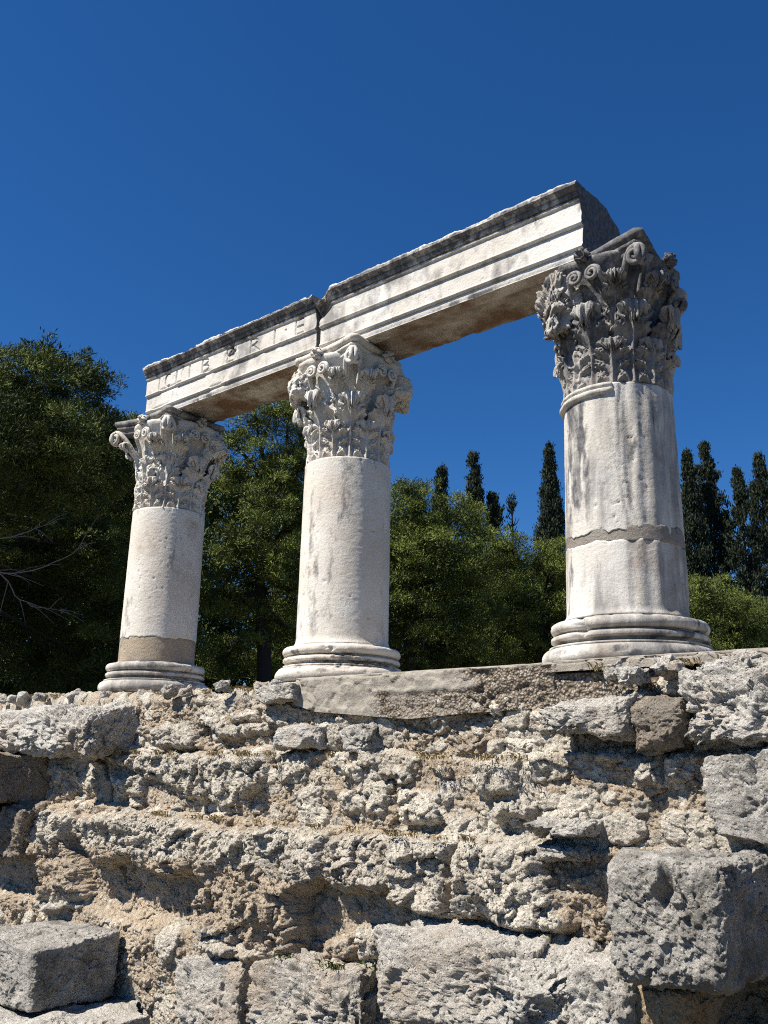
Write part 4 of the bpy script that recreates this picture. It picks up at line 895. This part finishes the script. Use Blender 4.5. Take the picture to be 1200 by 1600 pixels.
cypress('ragged cypress with side tufts above the broad rounded pine', 741, 703, 1000, 42, 42, 502, .75, dens=.8)
cypress('slim leaning tip beside the ragged cypress, lower than it', 772, 760, 1000, 22, 42, 503, .8, dens=.5)
cypress('nearly bare spindly cypress in the skyline gap', 803, 762, 1000, 36, 42, 504, .6, bare=.62, dens=.6)
cypress('dense dark cypress touching the left side of the nearest column', 866, 688, 1000, 48, 46, 505, .22, dens=1.7)
cypress('dense narrow cypress right of the nearest column shaft', 1096, 697, 1040, 46, 44, 506, .25, dens=1.6)
cypress('tallest ragged cypress at the right, with a crooked tip', 1126, 674, 1040, 54, 45, 507, .7, dens=1.2)
cypress('loose cypress near the right edge with gaps of sky', 1178, 724, 1040, 52, 44, 508, .8, dens=1.0)
cypress('cypress cut by the right edge of the photo', 1214, 700, 1040, 56, 47, 509, .6, dens=1.2)
cypress('short cypress filling the gap between the tallest and loose cypresses', 1150, 800, 1040, 44, 50, 510, .5, dens=1.0)

# ------------------------------------------------------------------ small vegetation
def dead_branch(label, pts, D, seed):
    rg = np.random.default_rng(seed); a = Acc(); P = [atD(x, y, D) for x, y in pts]; o = P[0].copy()
    t = np.linspace(0, 1, 14); s = np.linspace(0, 1, len(P)); C_ = np.stack([np.interp(t, s, [p[i] for p in P]) for i in range(3)], -1) + rg.normal(0, .01, (14, 3))
    a.add(*tube(C_ - o, np.linspace(.012, .003, 14), 6))
    for k in range(9):
        i = rg.integers(2, 13); d = C_[min(i + 1, 13)] - C_[i - 1]; d /= np.linalg.norm(d); d = d + rg.normal(0, .5, 3); l = rg.uniform(.15, .5)
        a.add(*tube(np.array([C_[i], C_[i] + d * l * .5, C_[i] + d * l + np.array([0, 0, -.05])]) - o, [.006, .004, .002], 5))
    ob = a.build('dead_branch', TWIG); ob.location = o; tag(ob, label, 'branch', 'bare dead branches in the dark pine')
dead_branch('long bare pale branch reaching right in the dark under the huge pine', [(-40, 885), (10, 897), (60, 890), (110, 868), (135, 845)], 14.6, 1)
dead_branch('lower bare branch bending down then right in the dark under the huge pine', [(-20, 880), (15, 910), (25, 935), (60, 950), (105, 953)], 14.8, 2)
dead_branch('short bare branch above the long pale one at the left edge', [(-30, 845), (20, 838), (60, 825), (90, 815)], 14.9, 3)

def tufts(name, label, spots, mat, h, seed, blades=26, w=.006):
    rg = np.random.default_rng(seed); Q = []
    for p in spots:
        p = np.array(p); n = blades
        b = p + np.stack([rg.normal(0, .03, n), rg.normal(0, .02, n), np.zeros(n) - .01], -1); d = np.stack([rg.normal(0, .45, n), rg.normal(-.15, .4, n), np.ones(n)], -1)
        l = h * rg.uniform(.4, 1.2, (n, 1)); s = np.cross(d, rg.normal(size=(n, 3))); s /= np.linalg.norm(s, axis=1, keepdims=True)
        Q.append(np.stack([b - s * w, b + d * l * .6 - s * w * .8, b + d * l + np.array([0, -.03, -.02]), b + d * l * .6 + s * w * .8], 1))
    q = np.concatenate(Q); o = leaves_obj(name, q, rg.random(len(q)), mat, None); o['kind'] = 'stuff'; return tag(o, label, 'grass')
rg_ = np.random.default_rng(5)
tufts('dry_grass', 'dry straw coloured grass along the wall top and ledges', [(x, rg_.uniform(-.72, -.5), .03) for x in rg_.uniform(-4.6, -2.9, 34)] + [(x, rg_.uniform(-.72, -.6), .0) for x in rg_.uniform(-2.3, .2, 8)] + [(x, -.86 - .05 * rg_.random(), -.46) for x in rg_.uniform(-1.6, 2.2, 18)] + [(x, -1.02, -.88) for x in rg_.uniform(-.8, 2.4, 14)] + [(x, -.80, .0) for x in (2.62, 3.05, 3.1, 3.3)], GRASS, .06, 3)
tufts('green_weeds', 'small green weeds in the wall joints and beside the far base', [(onY(x, y, -1.12)) for x, y in ((438, 1500), (446, 1498), (520, 1512), (530, 1514), (590, 1515))] + [(-1.75, -.6, .0), (-1.55, -.55, .0), (-1.4, -.5, .0), (-3.3, -.5, .03)], GREEN, .06, 4, 22, .007)
